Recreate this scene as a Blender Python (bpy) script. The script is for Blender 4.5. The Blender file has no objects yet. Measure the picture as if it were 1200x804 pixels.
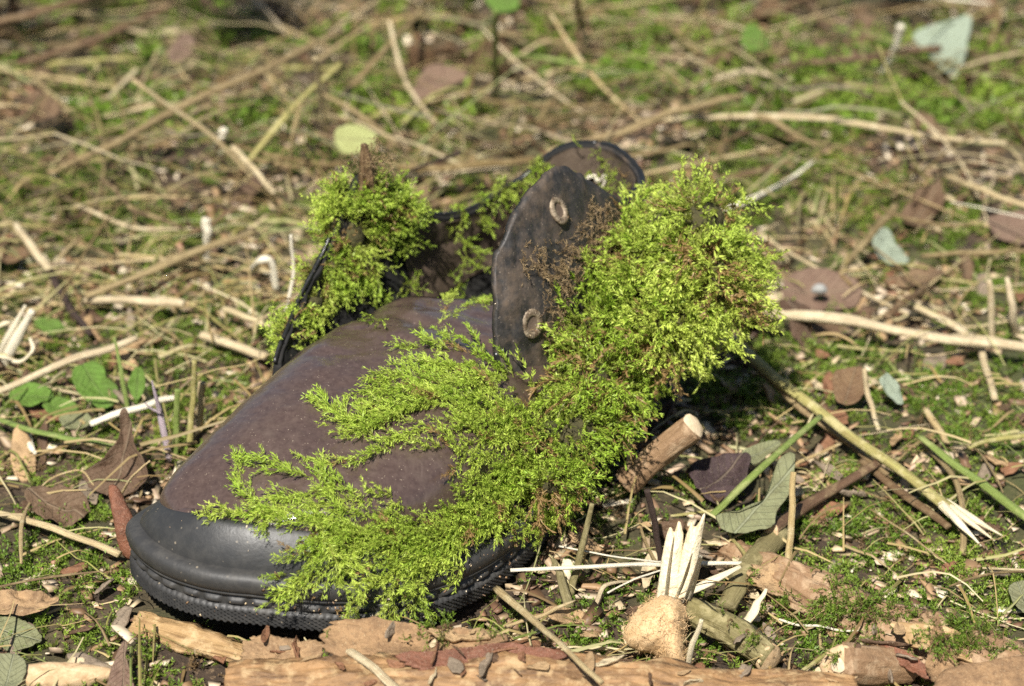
import bpy, bmesh, math, random
import numpy as np
from mathutils import Vector, Matrix
from mathutils.bvhtree import BVHTree

S = bpy.context.scene
COL = S.collection
rng = np.random.default_rng(7)
R = math.radians

# ---------------------------------------------------------------- camera
PITCH, DIST, LENS = R(27), 1.13, 100.0
FW = np.array([0, math.cos(PITCH), -math.sin(PITCH)])
UP = np.array([0, math.sin(PITCH), math.cos(PITCH)])
RT = np.array([1.0, 0, 0])
CAM = -DIST * FW
FPX = 1200 * LENS / 36
cd = bpy.data.cameras.new('camera')
cd.lens = LENS; cd.sensor_width = 36; cd.clip_start = 0.02; cd.clip_end = 200
cd.dof.use_dof = True; cd.dof.focus_distance = 0.955; cd.dof.aperture_fstop = 10.8
cam = bpy.data.objects.new('camera', cd); COL.objects.link(cam)
cam.location = CAM; cam.rotation_euler = (R(90) - PITCH, 0, 0)
S.camera = cam

# ---------------------------------------------------------------- sky, sun, exposure
SUN = np.array([-0.17, -0.60, 0.78]); SUN /= np.linalg.norm(SUN)
w = bpy.data.worlds.new('World'); S.world = w; w.use_nodes = True
nt = w.node_tree
sky = nt.nodes.new('ShaderNodeTexSky'); sky.sky_type = 'NISHITA'; sky.sun_disc = False
sky.sun_elevation = math.asin(SUN[2]); sky.sun_rotation = math.atan2(SUN[0], SUN[1])
nt.links.new(sky.outputs[0], nt.nodes['Background'].inputs[0])
nt.nodes['Background'].inputs[1].default_value = 0.05
sl = bpy.data.lights.new('sun', 'SUN'); sl.energy = 5.0; sl.angle = R(0.55); sl.color = (1, 0.955, 0.88)
so = bpy.data.objects.new('sun', sl); COL.objects.link(so)
so.rotation_euler = Vector(SUN).to_track_quat('Z', 'Y').to_euler()
vs = S.view_settings
vs.view_transform = 'Standard'; vs.look = 'None'; vs.exposure = 0.72; vs.gamma = 1
S.cycles.use_denoising = False
S.cycles.max_bounces = 6; S.cycles.transmission_bounces = 4; S.cycles.diffuse_bounces = 3

# ---------------------------------------------------------------- helpers: noise, pixels to places
def _hash(i, j, k):
    n = (i * 374761393 + j * 668265263 + k * 974711) & 0xffffffff
    n = ((n ^ (n >> 13)) * 1274126177) & 0xffffffff
    return ((n ^ (n >> 16)) & 0xffff) / 65535.0
def vnoise(x, y, k=0):
    x = np.asarray(x, float); y = np.asarray(y, float)
    i = np.floor(x).astype(np.int64); j = np.floor(y).astype(np.int64)
    f = x - i; g = y - j; f = f*f*(3-2*f); g = g*g*(3-2*g)
    a = _hash(i, j, k); b = _hash(i+1, j, k); c = _hash(i, j+1, k); d = _hash(i+1, j+1, k)
    return (a*(1-f)+b*f)*(1-g) + (c*(1-f)+d*f)*g
def fbm(x, y, k=0, o=4):
    s = 0; a = .5; f = 1
    for q in range(o):
        s = s + a*vnoise(np.asarray(x)*f, np.asarray(y)*f, k+q); a *= .5; f *= 2.03
    return s / (1-.5**o)
def hgt(x, y):
    h = (fbm(np.asarray(x)*9+3, np.asarray(y)*9+8, 1, 3)-.5)*.022 + (fbm(np.asarray(x)*60, np.asarray(y)*60, 5, 3)-.5)*.009
    return h - .007
def ray(px, py): return FW + RT*((px-600)/FPX) + UP*((402-py)/FPX)
def at(px, py, h=0.0):                                   # ground spot seen at a pixel of the photo, h above the soil
    r = ray(px, py); z = h
    for _ in range(3):
        P = CAM + r*((z-CAM[2])/r[2]); z = float(hgt(P[0], P[1])) + h
    return P
def onplane(px, py, P, n):
    r = ray(px, py); return CAM + r*(np.dot(P-CAM, n)/np.dot(r, n))
def pix(P):
    v = np.asarray(P)-CAM; z = v@FW
    return 600+FPX*(v@RT)/z, 402-FPX*(v@UP)/z

# ---------------------------------------------------------------- helpers: objects
def mesh(name, V, F, smooth=True, attrs=None):
    me = bpy.data.meshes.new(name)
    V = np.asarray(V, np.float32)
    if isinstance(F, np.ndarray):
        n, k = F.shape
        me.vertices.add(len(V)); me.vertices.foreach_set('co', V.ravel())
        me.loops.add(n*k); me.loops.foreach_set('vertex_index', F.astype(np.int32).ravel())
        me.polygons.add(n)
        me.polygons.foreach_set('loop_start', np.arange(0, n*k, k, dtype=np.int32))
        me.polygons.foreach_set('loop_total', np.full(n, k, np.int32))
        me.update(calc_edges=True)
    else:
        me.from_pydata([tuple(map(float, v)) for v in V], [], F)
    for an, av in (attrs or {}).items():
        av = np.asarray(av, np.float32)
        if av.ndim == 1:
            a = me.attributes.new(an, 'FLOAT', 'POINT'); a.data.foreach_set('value', av)
        else:
            a = me.attributes.new(an, 'FLOAT_VECTOR', 'POINT'); a.data.foreach_set('vector', av.ravel())
    if smooth: me.polygons.foreach_set('use_smooth', np.ones(len(me.polygons), bool))
    me.update()
    return me
def obj(name, me, mat=None, parent=None):
    o = bpy.data.objects.new(name, me); COL.objects.link(o)
    if mat and me is not None and not me.materials: me.materials.append(mat)
    if parent: o.parent = parent
    return o
def tag(o, label, cat=None, group=None, kind=None):
    o['label'] = label
    if cat: o['category'] = cat
    if group: o['group'] = group
    if kind: o['kind'] = kind
    return o
def empty(name, loc=(0, 0, 0)):
    o = bpy.data.objects.new(name, None); COL.objects.link(o); o.location = loc; o.empty_display_size = .01
    return o
def put(o, world):                                       # a child mesh built in world coordinates under an Empty
    o.matrix_parent_inverse = Matrix.Translation(-Vector(world)); return o

def crom(P, n):
    P = np.asarray(P, float)
    if len(P) == 2: return P[0]+(P[1]-P[0])*np.linspace(0, 1, n)[:, None]
    Q = np.vstack([2*P[0]-P[1], P, 2*P[-1]-P[-2]])
    t = np.linspace(0, len(P)-1-1e-9, n); i = t.astype(int); f = (t-i)[:, None]
    a, b, c, d = Q[i], Q[i+1], Q[i+2], Q[i+3]
    return .5*(2*b+(c-a)*f+(2*a-5*b+4*c-d)*f*f+(3*b-a-3*c+d)*f**3)
def crom_closed(P, n):
    P = np.asarray(P, float); m = len(P)
    t = np.linspace(0, m, n, endpoint=False); i = t.astype(int); f = (t-i)[:, None]
    a, b, c, d = P[(i-1) % m], P[i % m], P[(i+1) % m], P[(i+2) % m]
    return .5*(2*b+(c-a)*f+(2*a-5*b+4*c-d)*f*f+(3*b-a-3*c+d)*f**3)
def resample(P, n, closed=False):
    Q = np.vstack([P, P[:1]]) if closed else P
    l = np.r_[0, np.cumsum(np.linalg.norm(np.diff(Q, axis=0), axis=1))]
    t = np.linspace(0, l[-1], n+1)[:-1] if closed else np.linspace(0, l[-1], n)
    return np.stack([np.interp(t, l, Q[:, k]) for k in range(Q.shape[1])], -1)
def frames(P):
    T = np.gradient(P, axis=0); T /= np.linalg.norm(T, axis=1)[:, None]+1e-12
    ref = np.array([0, 0, 1.]) if abs(T[:, 2]).mean() < .8 else np.array([0, 1., 0])
    N = ref - T*(T@ref)[:, None]; N /= np.linalg.norm(N, axis=1)[:, None]+1e-12
    return T, N, np.cross(T, N)
def tube(P, r, seg=8, n=14, nz=.12, caps=True, flat=1.0, seed=0, ridge=0.):
    """a stem along P (smoothed), radius r (list), uneven in section; returns V, F, st attribute"""
    P = crom(P, n); r = np.interp(np.linspace(0, 1, n), np.linspace(0, 1, len(r)), r)
    T, N, B = frames(P)
    a = np.linspace(0, 2*np.pi, seg, endpoint=False)
    L = np.r_[0, np.cumsum(np.linalg.norm(np.diff(P, axis=0), axis=1))]
    rr = r[:, None]*(1+nz*2*(vnoise(np.cos(a)[None]*1.5+L[:, None]/.012, np.sin(a)[None]*1.5+seed*7.3, seed)-.5))
    if ridge:
        ca = 4*np.abs(((a/(2*np.pi)+.25) % 1)-.5)[None]*1.0
        k = fbm(np.sin(a)[None]*9+np.cos(a)[None]*5+0*L[:, None], L[:, None]/.022+np.cos(a)[None]*2, seed+9, 4)
        rr = rr*(1+ridge*(np.abs(k-.5)*2.6-.45)+ridge*.5*(fbm(np.sin(a)[None]*3+2+L[:, None]/.03, L[:, None]/.009+np.cos(a)[None]*3, seed+19, 3)-.5))
    V = P[:, None]+N[:, None]*(np.cos(a)[None, :, None]*rr[..., None])*flat+B[:, None]*(np.sin(a)[None, :, None]*rr[..., None])
    st = np.stack([np.cos(a)[None]+0*L[:, None], np.sin(a)[None]+0*L[:, None], L[:, None]+0*a[None]], -1)
    V = V.reshape(-1, 3); F = []
    for i in range(n-1):
        for j in range(seg):
            k = (j+1) % seg; F.append((i*seg+j, i*seg+k, (i+1)*seg+k, (i+1)*seg+j))
    if caps: F += [tuple(range(seg))[::-1], tuple((n-1)*seg+j for j in range(seg))]
    return V, F, st.reshape(-1, 3)
def merge(parts):
    V = []; F = []; A = []; o = 0
    for v, f, a in parts:
        V.append(v); A.append(a); F += [tuple(i+o for i in q) for q in f]; o += len(v)
    return np.vstack(V), F, np.vstack(A)

# ---------------------------------------------------------------- materials
def new_mat(name):
    m = bpy.data.materials.new(name); m.use_nodes = True
    t = m.node_tree; b = t.nodes['Principled BSDF']
    return m, t, b
def node(t, typ, **kw):
    n = t.nodes.new(typ)
    for k, v in kw.items():
        if k in n.inputs: n.inputs[k].default_value = v
        else: setattr(n, k, v)
    return n
def ramp(t, fac, cols):
    r = t.nodes.new('ShaderNodeValToRGB'); e = r.color_ramp.elements
    while len(e) < len(cols): e.new(.5)
    for k, (p, c) in enumerate(cols): e[k].position = p; e[k].color = (*c, 1)
    t.links.new(fac, r.inputs[0]); return r
def bump(t, b, h, strength, dist):
    n = node(t, 'ShaderNodeBump', Strength=strength, Distance=dist); t.links.new(h, n.inputs['Height'])
    t.links.new(n.outputs[0], b.inputs['Normal']); return n
def mixc(t, f, a, b, mode='MIX'):
    n = t.nodes.new('ShaderNodeMix'); n.data_type = 'RGBA'; n.blend_type = mode
    for v, i in ((f, 0), (a, 6), (b, 7)):
        if hasattr(v, 'links'): t.links.new(v, n.inputs[i])
        else: n.inputs[i].default_value = v if i == 0 else (*v, 1)
    return n.outputs[2]
def math_(t, op, a, b=0.):
    n = t.nodes.new('ShaderNodeMath'); n.operation = op
    for v, i in ((a, 0), (b, 1)):
        if hasattr(v, 'links'): t.links.new(v, n.inputs[i])
        else: n.inputs[i].default_value = v
    return n.outputs[0]
def noise(t, vec, scale, detail=4, rough=.6):
    n = node(t, 'ShaderNodeTexNoise', Scale=scale, Detail=detail, Roughness=rough)
    if vec is not None: t.links.new(vec, n.inputs['Vector'])
    return n.outputs['Fac']
def coords(t): return node(t, 'ShaderNodeTexCoord').outputs['Object']
def geo_pos(t): return node(t, 'ShaderNodeNewGeometry').outputs['Position']

def stem_mat(name, cols, streak=(.0, .0, .0), rough=.6, amt=.5, mottles=None, transl=0.):
    """dry stalk or bark: colours vary from stem to stem and in streaks along the stem"""
    m, t, b = new_mat(name)
    oi = node(t, 'ShaderNodeObjectInfo').outputs['Random']
    c = ramp(t, oi, [(k/(len(cols)-1), q) for k, q in enumerate(cols)]).outputs[0]
    st = node(t, 'ShaderNodeAttribute', attribute_name='st').outputs['Vector']
    mp = node(t, 'ShaderNodeMapping'); mp.inputs['Scale'].default_value = (2.2, 2.2, 45); t.links.new(st, mp.inputs[0])
    ad = node(t, 'ShaderNodeVectorMath', operation='ADD'); t.links.new(mp.outputs[0], ad.inputs[0])
    cx = node(t, 'ShaderNodeCombineXYZ'); t.links.new(math_(t, 'MULTIPLY', oi, 37.), cx.inputs[0]); t.links.new(cx.outputs[0], ad.inputs[1])
    f = noise(t, ad.outputs[0], 1.6, 5, .7)
    fr = ramp(t, f, [(.38, (0, 0, 0)), (.68, (1, 1, 1))]).outputs[0]
    c2 = mixc(t, math_(t, 'MULTIPLY', fr, amt), c, streak)
    if mottles:
        f2 = noise(t, geo_pos(t), 160, 4, .65)
        r2 = ramp(t, f2, [(.5, (0, 0, 0)), (.62, (1, 1, 1))]).outputs[0]
        c2 = mixc(t, math_(t, 'MULTIPLY', r2, .75), c2, mottles)
    t.links.new(c2, b.inputs['Base Color']); b.inputs['Roughness'].default_value = rough
    b.inputs['Specular IOR Level'].default_value = .35
    bump(t, b, math_(t, 'ADD', f, math_(t, 'MULTIPLY', noise(t, geo_pos(t), 700, 4, .7), .5)), .7, .0012)
    return m
M = {}
M['straw'] = stem_mat('dry_straw', [(.42, .31, .13), (.55, .43, .22), (.50, .36, .17), (.62, .52, .31), (.36, .25, .10)], (.20, .12, .05), amt=.75, mottles=(.52, .43, .25))
M['straw_bg'] = stem_mat('weathered_darkened_straw', [(.22, .15, .065), (.38, .29, .14), (.20, .14, .05), (.30, .21, .10), (.14, .09, .05), (.26, .22, .075)], (.08, .05, .03), amt=.8, mottles=(.34, .26, .13))  # weathered straw, colours darkened further to stand for background shade
M['straw_pink'] = stem_mat('pinkish_straw', [(.56, .46, .27), (.54, .45, .30)], (.28, .18, .09), amt=.7, mottles=(.62, .52, .34))
M['white_straw'] = stem_mat('bleached_straw', [(.80, .74, .58), (.76, .70, .56)], (.60, .48, .30), amt=.35)
M['greenish'] = stem_mat('greenish_stalk', [(.38, .34, .12), (.34, .32, .10)], (.20, .14, .06), amt=.75, mottles=(.50, .44, .22))
M['green_stem'] = stem_mat('green_stem', [(.22, .29, .07), (.19, .27, .06)], (.12, .14, .035), rough=.5, amt=.7, mottles=(.30, .32, .12))
M['brown_twig'] = stem_mat('brown_twig', [(.14, .085, .04), (.18, .11, .055), (.11, .06, .035)], (.05, .03, .02), mottles=(.24, .17, .09))
M['dark_twig'] = stem_mat('dark_twig', [(.055, .035, .028), (.07, .045, .03)], (.02, .014, .012))
M['lilac'] = stem_mat('lilac_stem', [(.48, .40, .43), (.46, .38, .40)], (.25, .17, .2))
M['bark'] = stem_mat('branch_bark', [(.27, .17, .09), (.30, .18, .10)], (.12, .065, .035), mottles=(.40, .28, .17))
M['log'] = stem_mat('peeled_log', [(.33, .19, .085), (.31, .18, .08)], (.07, .038, .02), amt=.95, mottles=(.42, .29, .15))
M['rotten'] = stem_mat('rotten_wood', [(.36, .23, .10), (.42, .28, .14)], (.15, .08, .035), amt=.7, mottles=(.50, .36, .19))
M['mossy_twig'] = stem_mat('mossy_bark', [(.20, .17, .07), (.19, .16, .08)], (.09, .07, .03), mottles=(.33, .28, .14))

def wood_end(name, a, b_):
    m, t, b = new_mat(name)
    f = noise(t, coords(t), 240, 5, .7)
    c = ramp(t, f, [(.3, a), (.7, b_)]).outputs[0]
    t.links.new(c, b.inputs['Base Color']); b.inputs['Roughness'].default_value = .75
    bump(t, b, f, .7, .001); return m
M['cut'] = wood_end('cut_wood', (.34, .21, .10), (.60, .45, .27))
M['heart'] = wood_end('pale_heartwood', (.46, .34, .20), (.66, .54, .38))
M['felt'] = wood_end('tan_felt', (.46, .29, .13), (.68, .48, .27))
M['splinter'] = stem_mat('pale_splinter', [(.80, .72, .52), (.74, .64, .42), (.84, .78, .62)], (.60, .44, .22), amt=.35)

def leaf_mat(name, cols, spots=(.1, .05, .03), rough=.6, transl=.25, sp=.5, veins=.5, fleck=(.45, .36, .24)):
    """leaf or bark sheet: veins from a midrib, blotches, small flecks"""
    m, t, b = new_mat(name)
    oi = node(t, 'ShaderNodeObjectInfo').outputs['Random']
    c = ramp(t, oi, [(k/max(1, len(cols)-1), q) for k, q in enumerate(cols)]).outputs[0]
    co = geo_pos(t)
    f = noise(t, co, 110, 6, .72); g = noise(t, co, 520, 5, .7); h2 = noise(t, co, 1700, 3, .6)
    fr = ramp(t, f, [(.42, (0, 0, 0)), (.66, (1, 1, 1))]).outputs[0]
    c2 = mixc(t, math_(t, 'MULTIPLY', fr, sp), c, spots)
    gr_ = ramp(t, g, [(.52, (0, 0, 0)), (.64, (1, 1, 1))]).outputs[0]
    c2 = mixc(t, math_(t, 'MULTIPLY', gr_, .55*sp+.1), c2, spots)
    fl = ramp(t, h2, [(.60, (0, 0, 0)), (.68, (1, 1, 1))]).outputs[0]
    c2 = mixc(t, math_(t, 'MULTIPLY', fl, .35), c2, fleck)
    h = math_(t, 'ADD', f, math_(t, 'MULTIPLY', g, .6))
    if veins:
        lf = node(t, 'ShaderNodeAttribute', attribute_name='lf').outputs['Vector']
        sx = node(t, 'ShaderNodeSeparateXYZ'); t.links.new(lf, sx.inputs[0])
        ab = math_(t, 'ABSOLUTE', sx.outputs[1])
        rib = ramp(t, ab, [(.02, (1, 1, 1)), (.055, (0, 0, 0))]).outputs[0]
        sv = math_(t, 'ABSOLUTE', math_(t, 'SINE', math_(t, 'MULTIPLY', math_(t, 'SUBTRACT', sx.outputs[0], math_(t, 'MULTIPLY', ab, .9)), 11.)))
        side = ramp(t, sv, [(.05, (1, 1, 1)), (.20, (0, 0, 0))]).outputs[0]
        vv = math_(t, 'MAXIMUM', rib, math_(t, 'MULTIPLY', side, .5))
        c2 = mixc(t, math_(t, 'MULTIPLY', vv, veins*.5), c2, fleck)
        h = math_(t, 'ADD', h, math_(t, 'MULTIPLY', vv, .5))
    t.links.new(c2, b.inputs['Base Color']); b.inputs['Roughness'].default_value = rough
    b.inputs['Specular IOR Level'].default_value = .3
    bump(t, b, h, .8, .0018)
    if transl:
        tr = node(t, 'ShaderNodeBsdfTranslucent'); t.links.new(c2, tr.inputs[0])
        mx = node(t, 'ShaderNodeMixShader'); mx.inputs[0].default_value = transl
        t.links.new(b.outputs[0], mx.inputs[1]); t.links.new(tr.outputs[0], mx.inputs[2])
        t.links.new(mx.outputs[0], t.nodes['Material Output'].inputs[0])
    return m
M['dead_leaf'] = leaf_mat('dead_leaf', [(.15, .085, .045), (.23, .14, .07), (.18, .12, .075), (.27, .18, .10), (.12, .075, .05)])
M['pink_leaf'] = leaf_mat('pinkish_leaf', [(.25, .165, .11), (.23, .155, .11)], (.15, .08, .06))
M['purple_leaf'] = leaf_mat('purple_leaf', [(.075, .048, .05), (.08, .05, .05)], (.03, .02, .02))
M['grey_leaf'] = leaf_mat('grey_green_leaf', [(.25, .26, .13), (.29, .30, .17), (.22, .22, .12)], (.15, .14, .07), sp=.5, fleck=(.44, .46, .34))
M['pale_leaf'] = leaf_mat('pale_leaf', [(.34, .40, .30), (.33, .38, .29)], (.25, .29, .2), sp=.35, fleck=(.48, .54, .42))
M['yellow_leaf'] = leaf_mat('yellow_green_leaf', [(.44, .47, .19), (.42, .45, .17)], (.28, .28, .10), sp=.5)
M['green_leaf'] = leaf_mat('fresh_green_leaf', [(.16, .29, .045), (.14, .26, .04), (.19, .31, .06)], (.10, .15, .03), sp=.6, transl=.3, fleck=(.34, .42, .16))
M['bark_plate'] = leaf_mat('bark_plate', [(.40, .27, .14), (.36, .23, .12), (.30, .18, .09)], (.12, .07, .038), rough=.75, transl=0, sp=.8, veins=0, fleck=(.55, .45, .28))
M['red_bark'] = leaf_mat('red_bark', [(.22, .09, .05), (.2, .085, .05)], (.08, .035, .02), rough=.5, transl=0, sp=.7, veins=0)
M['stone'] = leaf_mat('grey_stone', [(.34, .34, .32), (.36, .35, .33)], (.15, .15, .14), transl=0, veins=0)
CHIPS = {'dark brown': (.12, .07, .04), 'reddish brown': (.24, .115, .06), 'tan': (.44, .29, .15), 'pale straw-coloured': (.60, .48, .30), 'grey brown': (.26, .20, .14)}
for k_, c_ in CHIPS.items(): M['chip '+k_] = leaf_mat('wood_chip', [c_, tuple(.85*x for x in c_)], tuple(.4*x for x in c_), transl=0, veins=0)

def rubber_mat(name, base, rough, grime):
    m, t, b = new_mat(name)
    co = geo_pos(t)
    f = noise(t, co, 90, 6, .7); g = noise(t, co, 900, 3, .6)
    d = ramp(t, f, [(.48, (0, 0, 0)), (.75, (1, 1, 1))]).outputs[0]
    v = node(t, 'ShaderNodeTexVoronoi', Scale=330.); t.links.new(co, v.inputs['Vector'])
    sp = ramp(t, v.outputs['Distance'], [(.10, (1, 1, 1)), (.17, (0, 0, 0))]).outputs[0]
    gate = ramp(t, noise(t, co, 160, 2), [(.52, (0, 0, 0)), (.6, (1, 1, 1))]).outputs[0]
    c = mixc(t, math_(t, 'MULTIPLY', d, .5), base, grime)
    c = mixc(t, math_(t, 'MULTIPLY', math_(t, 'MULTIPLY', sp, gate), .6), c, (.30, .25, .18))
    t.links.new(c, b.inputs['Base Color'])
    rr = math_(t, 'ADD', math_(t, 'MULTIPLY', f, .3), rough-.12); t.links.new(rr, b.inputs['Roughness'])
    bump(t, b, math_(t, 'ADD', math_(t, 'MULTIPLY', g, .35), f), .35, .0006)
    return m
M['rand'] = rubber_mat('black_rubber_rand', (.028, .028, .028), .43, (.075, .070, .062))
M['sole'] = rubber_mat('black_rubber_sole', (.034, .033, .032), .52, (.12, .11, .095))
M['piping'] = rubber_mat('black_piping', (.012, .012, .012), .3, (.04, .036, .03))
M['lining'] = rubber_mat('black_lining', (.008, .0075, .007), .8, (.022, .018, .014))

def leather(name, base, worn, soil, rough, soil_amt, bs=.6):
    m, t, b = new_mat(name)
    co = geo_pos(t)
    big = noise(t, co, 28, 5, .6); mid = noise(t, co, 170, 5, .65); fine = noise(t, co, 1500, 2, .5)
    c = mixc(t, ramp(t, noise(t, co, 420, 6, .75), [(.36, (0, 0, 0)), (.70, (1, 1, 1))]).outputs[0], base, worn)
    s = ramp(t, math_(t, 'ADD', math_(t, 'MULTIPLY', big, .6), math_(t, 'MULTIPLY', mid, .4)), [(.50, (0, 0, 0)), (.66, (1, 1, 1))]).outputs[0]
    c = mixc(t, math_(t, 'MULTIPLY', s, soil_amt), c, soil)
    v = node(t, 'ShaderNodeTexVoronoi', Scale=1100.); t.links.new(co, v.inputs['Vector'])
    sp = ramp(t, math_(t, 'ADD', v.outputs['Distance'], math_(t, 'MULTIPLY', fine, .3)), [(.26, (1, 1, 1)), (.40, (0, 0, 0))]).outputs[0]
    gate = ramp(t, noise(t, co, 500, 4, .7), [(.52, (0, 0, 0)), (.62, (1, 1, 1))]).outputs[0]
    c = mixc(t, math_(t, 'MULTIPLY', math_(t, 'MULTIPLY', sp, gate), .75), c, (.38, .31, .23))
    # scratches
    mp = node(t, 'ShaderNodeMapping'); mp.inputs['Scale'].default_value = (300, 35, 60); mp.inputs['Rotation'].default_value = (0, 0, R(-35)); t.links.new(co, mp.inputs[0])
    sc = ramp(t, noise(t, mp.outputs[0], 1.0, 3, .5), [(.66, (0, 0, 0)), (.74, (1, 1, 1))]).outputs[0]
    c = mixc(t, math_(t, 'MULTIPLY', sc, .35), c, (.16, .12, .10))
    t.links.new(c, b.inputs['Base Color'])
    rr = math_(t, 'ADD', math_(t, 'MULTIPLY', mid, .3), math_(t, 'ADD', math_(t, 'MULTIPLY', s, .25), rough-.15)); t.links.new(rr, b.inputs['Roughness'])
    h = math_(t, 'ADD', math_(t, 'MULTIPLY', fine, .12), math_(t, 'ADD', math_(t, 'MULTIPLY', mid, .5), big))
    bump(t, b, h, bs, .0014)
    return m
M['leather'] = leather('brown_leather', (.056, .036, .030), (.094, .064, .053), (.13, .095, .07), .19, .35, .25)
M['leather'].node_tree.nodes['Principled BSDF'].inputs['Specular IOR Level'].default_value = .75
M['leather_dark'] = leather('blackened_leather', (.016, .015, .015), (.045, .040, .036), (.16, .11, .07), .6, .7)
M['collar'] = leather('dusty_collar', (.075, .052, .036), (.10, .07, .048), (.14, .10, .065), .7, .5)

def metal():
    m, t, b = new_mat('tarnished_brass')
    f = noise(t, coords(t), 500, 4, .7)
    c = ramp(t, f, [(.38, (.09, .06, .035)), (.65, (.36, .29, .20))]).outputs[0]
    t.links.new(c, b.inputs['Base Color']); b.inputs['Metallic'].default_value = .2; b.inputs['Roughness'].default_value = .55
    return m
M['brass'] = metal()

def moss_mat(name, base, young, bright, dead, transl=.35):
    """colour runs along each shoot (older base, younger tip) and differs from shoot to shoot"""
    m, t, b = new_mat(name)
    var = node(t, 'ShaderNodeAttribute', attribute_name='var').outputs['Fac']
    tip = node(t, 'ShaderNodeAttribute', attribute_name='tip').outputs['Fac']
    y = mixc(t, var, young, bright)
    c = mixc(t, ramp(t, tip, [(.05, (0, 0, 0)), (.65, (1, 1, 1))]).outputs[0], base, y)
    dd = ramp(t, var, [(.055, (1, 1, 1)), (.075, (0, 0, 0))]).outputs[0]
    c = mixc(t, dd, c, dead)
    t.links.new(c, b.inputs['Base Color']); b.inputs['Roughness'].default_value = .5
    b.inputs['Specular IOR Level'].default_value = .4
    tr = node(t, 'ShaderNodeBsdfTranslucent'); t.links.new(c, tr.inputs[0])
    mx = node(t, 'ShaderNodeMixShader'); mx.inputs[0].default_value = transl
    t.links.new(b.outputs[0], mx.inputs[1]); t.links.new(tr.outputs[0], mx.inputs[2])
    t.links.new(mx.outputs[0], t.nodes['Material Output'].inputs[0])
    return m
M['moss'] = moss_mat('feather_moss', (.17, .17, .035), (.29, .46, .035), (.66, .78, .14), (.34, .22, .09), .36)
M['moss_ground'] = moss_mat('ground_moss', (.10, .11, .025), (.15, .27, .03), (.31, .42, .06), (.24, .16, .08))
M['dead_fibre'] = moss_mat('brown_rootlets', (.17, .11, .055), (.24, .16, .075), (.42, .31, .16), (.13, .08, .04), .1)
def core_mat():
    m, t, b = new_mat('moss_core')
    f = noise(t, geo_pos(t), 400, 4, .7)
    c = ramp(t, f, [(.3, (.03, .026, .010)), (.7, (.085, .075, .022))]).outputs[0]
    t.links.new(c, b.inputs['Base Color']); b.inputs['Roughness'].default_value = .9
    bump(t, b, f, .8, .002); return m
M['core'] = core_mat()

def ground_mat():
    m, t, b = new_mat('forest_soil')
    co = geo_pos(t)
    f = noise(t, co, 45, 7, .7); g = noise(t, co, 260, 5, .7); k = noise(t, co, 7, 5, .6)
    c = ramp(t, f, [(.3, (.020, .013, .008)), (.5, (.048, .030, .017)), (.68, (.10, .065, .035))]).outputs[0]
    c = mixc(t, ramp(t, g, [(.55, (0, 0, 0)), (.7, (1, 1, 1))]).outputs[0], c, (.22, .15, .085))
    c = mixc(t, math_(t, 'MULTIPLY', ramp(t, k, [(.45, (0, 0, 0)), (.62, (1, 1, 1))]).outputs[0], .7), c, (.07, .085, .022))
    t.links.new(c, b.inputs['Base Color']); b.inputs['Roughness'].default_value = .9
    bump(t, b, math_(t, 'ADD', f, math_(t, 'MULTIPLY', g, .6)), .9, .004)
    return m
M['soil'] = ground_mat()

# ---------------------------------------------------------------- ground
def axis_pts(lo, hi, step, far, n):
    a = np.arange(lo, hi+1e-9, step); e = np.geomspace(step, far, n).cumsum()
    return np.r_[lo-e[::-1], a, hi+e]
gx = axis_pts(-.62, .62, .006, 9, 16); gy = axis_pts(-.5, 1.15, .006, 9, 16)
GX, GY = np.meshgrid(gx, gy)
V = np.stack([GX, GY, hgt(GX, GY)], -1).reshape(-1, 3)
nx, ny = len(gx), len(gy)
q = (np.arange(ny-1)[:, None]*nx+np.arange(nx-1)[None]).ravel()
g = obj('ground', mesh('ground', V, np.stack([q, q+1, q+nx+1, q+nx], -1)), M['soil'])
g['kind'] = 'structure'; g['label'] = 'brown forest soil under the litter and moss'

# ---------------------------------------------------------------- the shoe
ANG = R(56)
A_ = np.array([math.cos(ANG), math.sin(ANG), 0]); B_ = np.array([math.sin(ANG), -math.cos(ANG), 0]); Z_ = np.array([0, 0, 1.])
P0 = np.array([-0.1087, -0.2058, 0.0])
def W(s, u, z): return P0 + np.multiply.outer(s, A_) + np.multiply.outer(u, B_) + np.multiply.outer(z, Z_)
def Wp(a): a = np.asarray(a, float); return W(a[..., 0], a[..., 1], a[..., 2])
def in_u(px, py, u):                                      # spot on the shoe's lengthwise plane u
    P = onplane(px, py, P0+B_*u, B_); return P
def in_s(px, py, s): return onplane(px, py, P0+A_*s, A_)
Rr = [(-.0065, .004), (-.0045, .018), (.003, .034), (.017, .053), (.038, .0665), (.066, .0735), (.10, .0725), (.13, .065), (.16, .055), (.19, .047), (.22, .041), (.24, .034), (.255, .020)]
Ll = [(.262, .001), (.256, -.018), (.243, -.030), (.22, -.036), (.19, -.037), (.16, -.036), (.13, -.037), (.10, -.038), (.07, -.0360), (.045, -.0345), (.022, -.0325), (.007, -.0285), (-.001, -.019), (-.0055, -.007)]
OUT = resample(crom_closed(np.array(Rr+Ll), 1200), 1080, True)
def smooth_closed(P, k):
    n = len(P); w_ = np.hanning(2*k+3)[1:-1]; w_ /= w_.sum()
    return np.stack([np.convolve(np.r_[P[-k:, j], P[:, j], P[:k, j]], w_, 'valid') for j in range(P.shape[1])], -1)
OUT = smooth_closed(OUT, 12)
def normals2(P):
    T = np.roll(P, -1, 0)-np.roll(P, 1, 0); T /= np.linalg.norm(T, axis=1)[:, None]
    return np.stack([T[:, 1], -T[:, 0]], -1)
OUTN = normals2(OUT)
if np.mean(np.sum(OUTN*(OUT-OUT.mean(0)), 1)) < 0: OUTN = -OUTN
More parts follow.
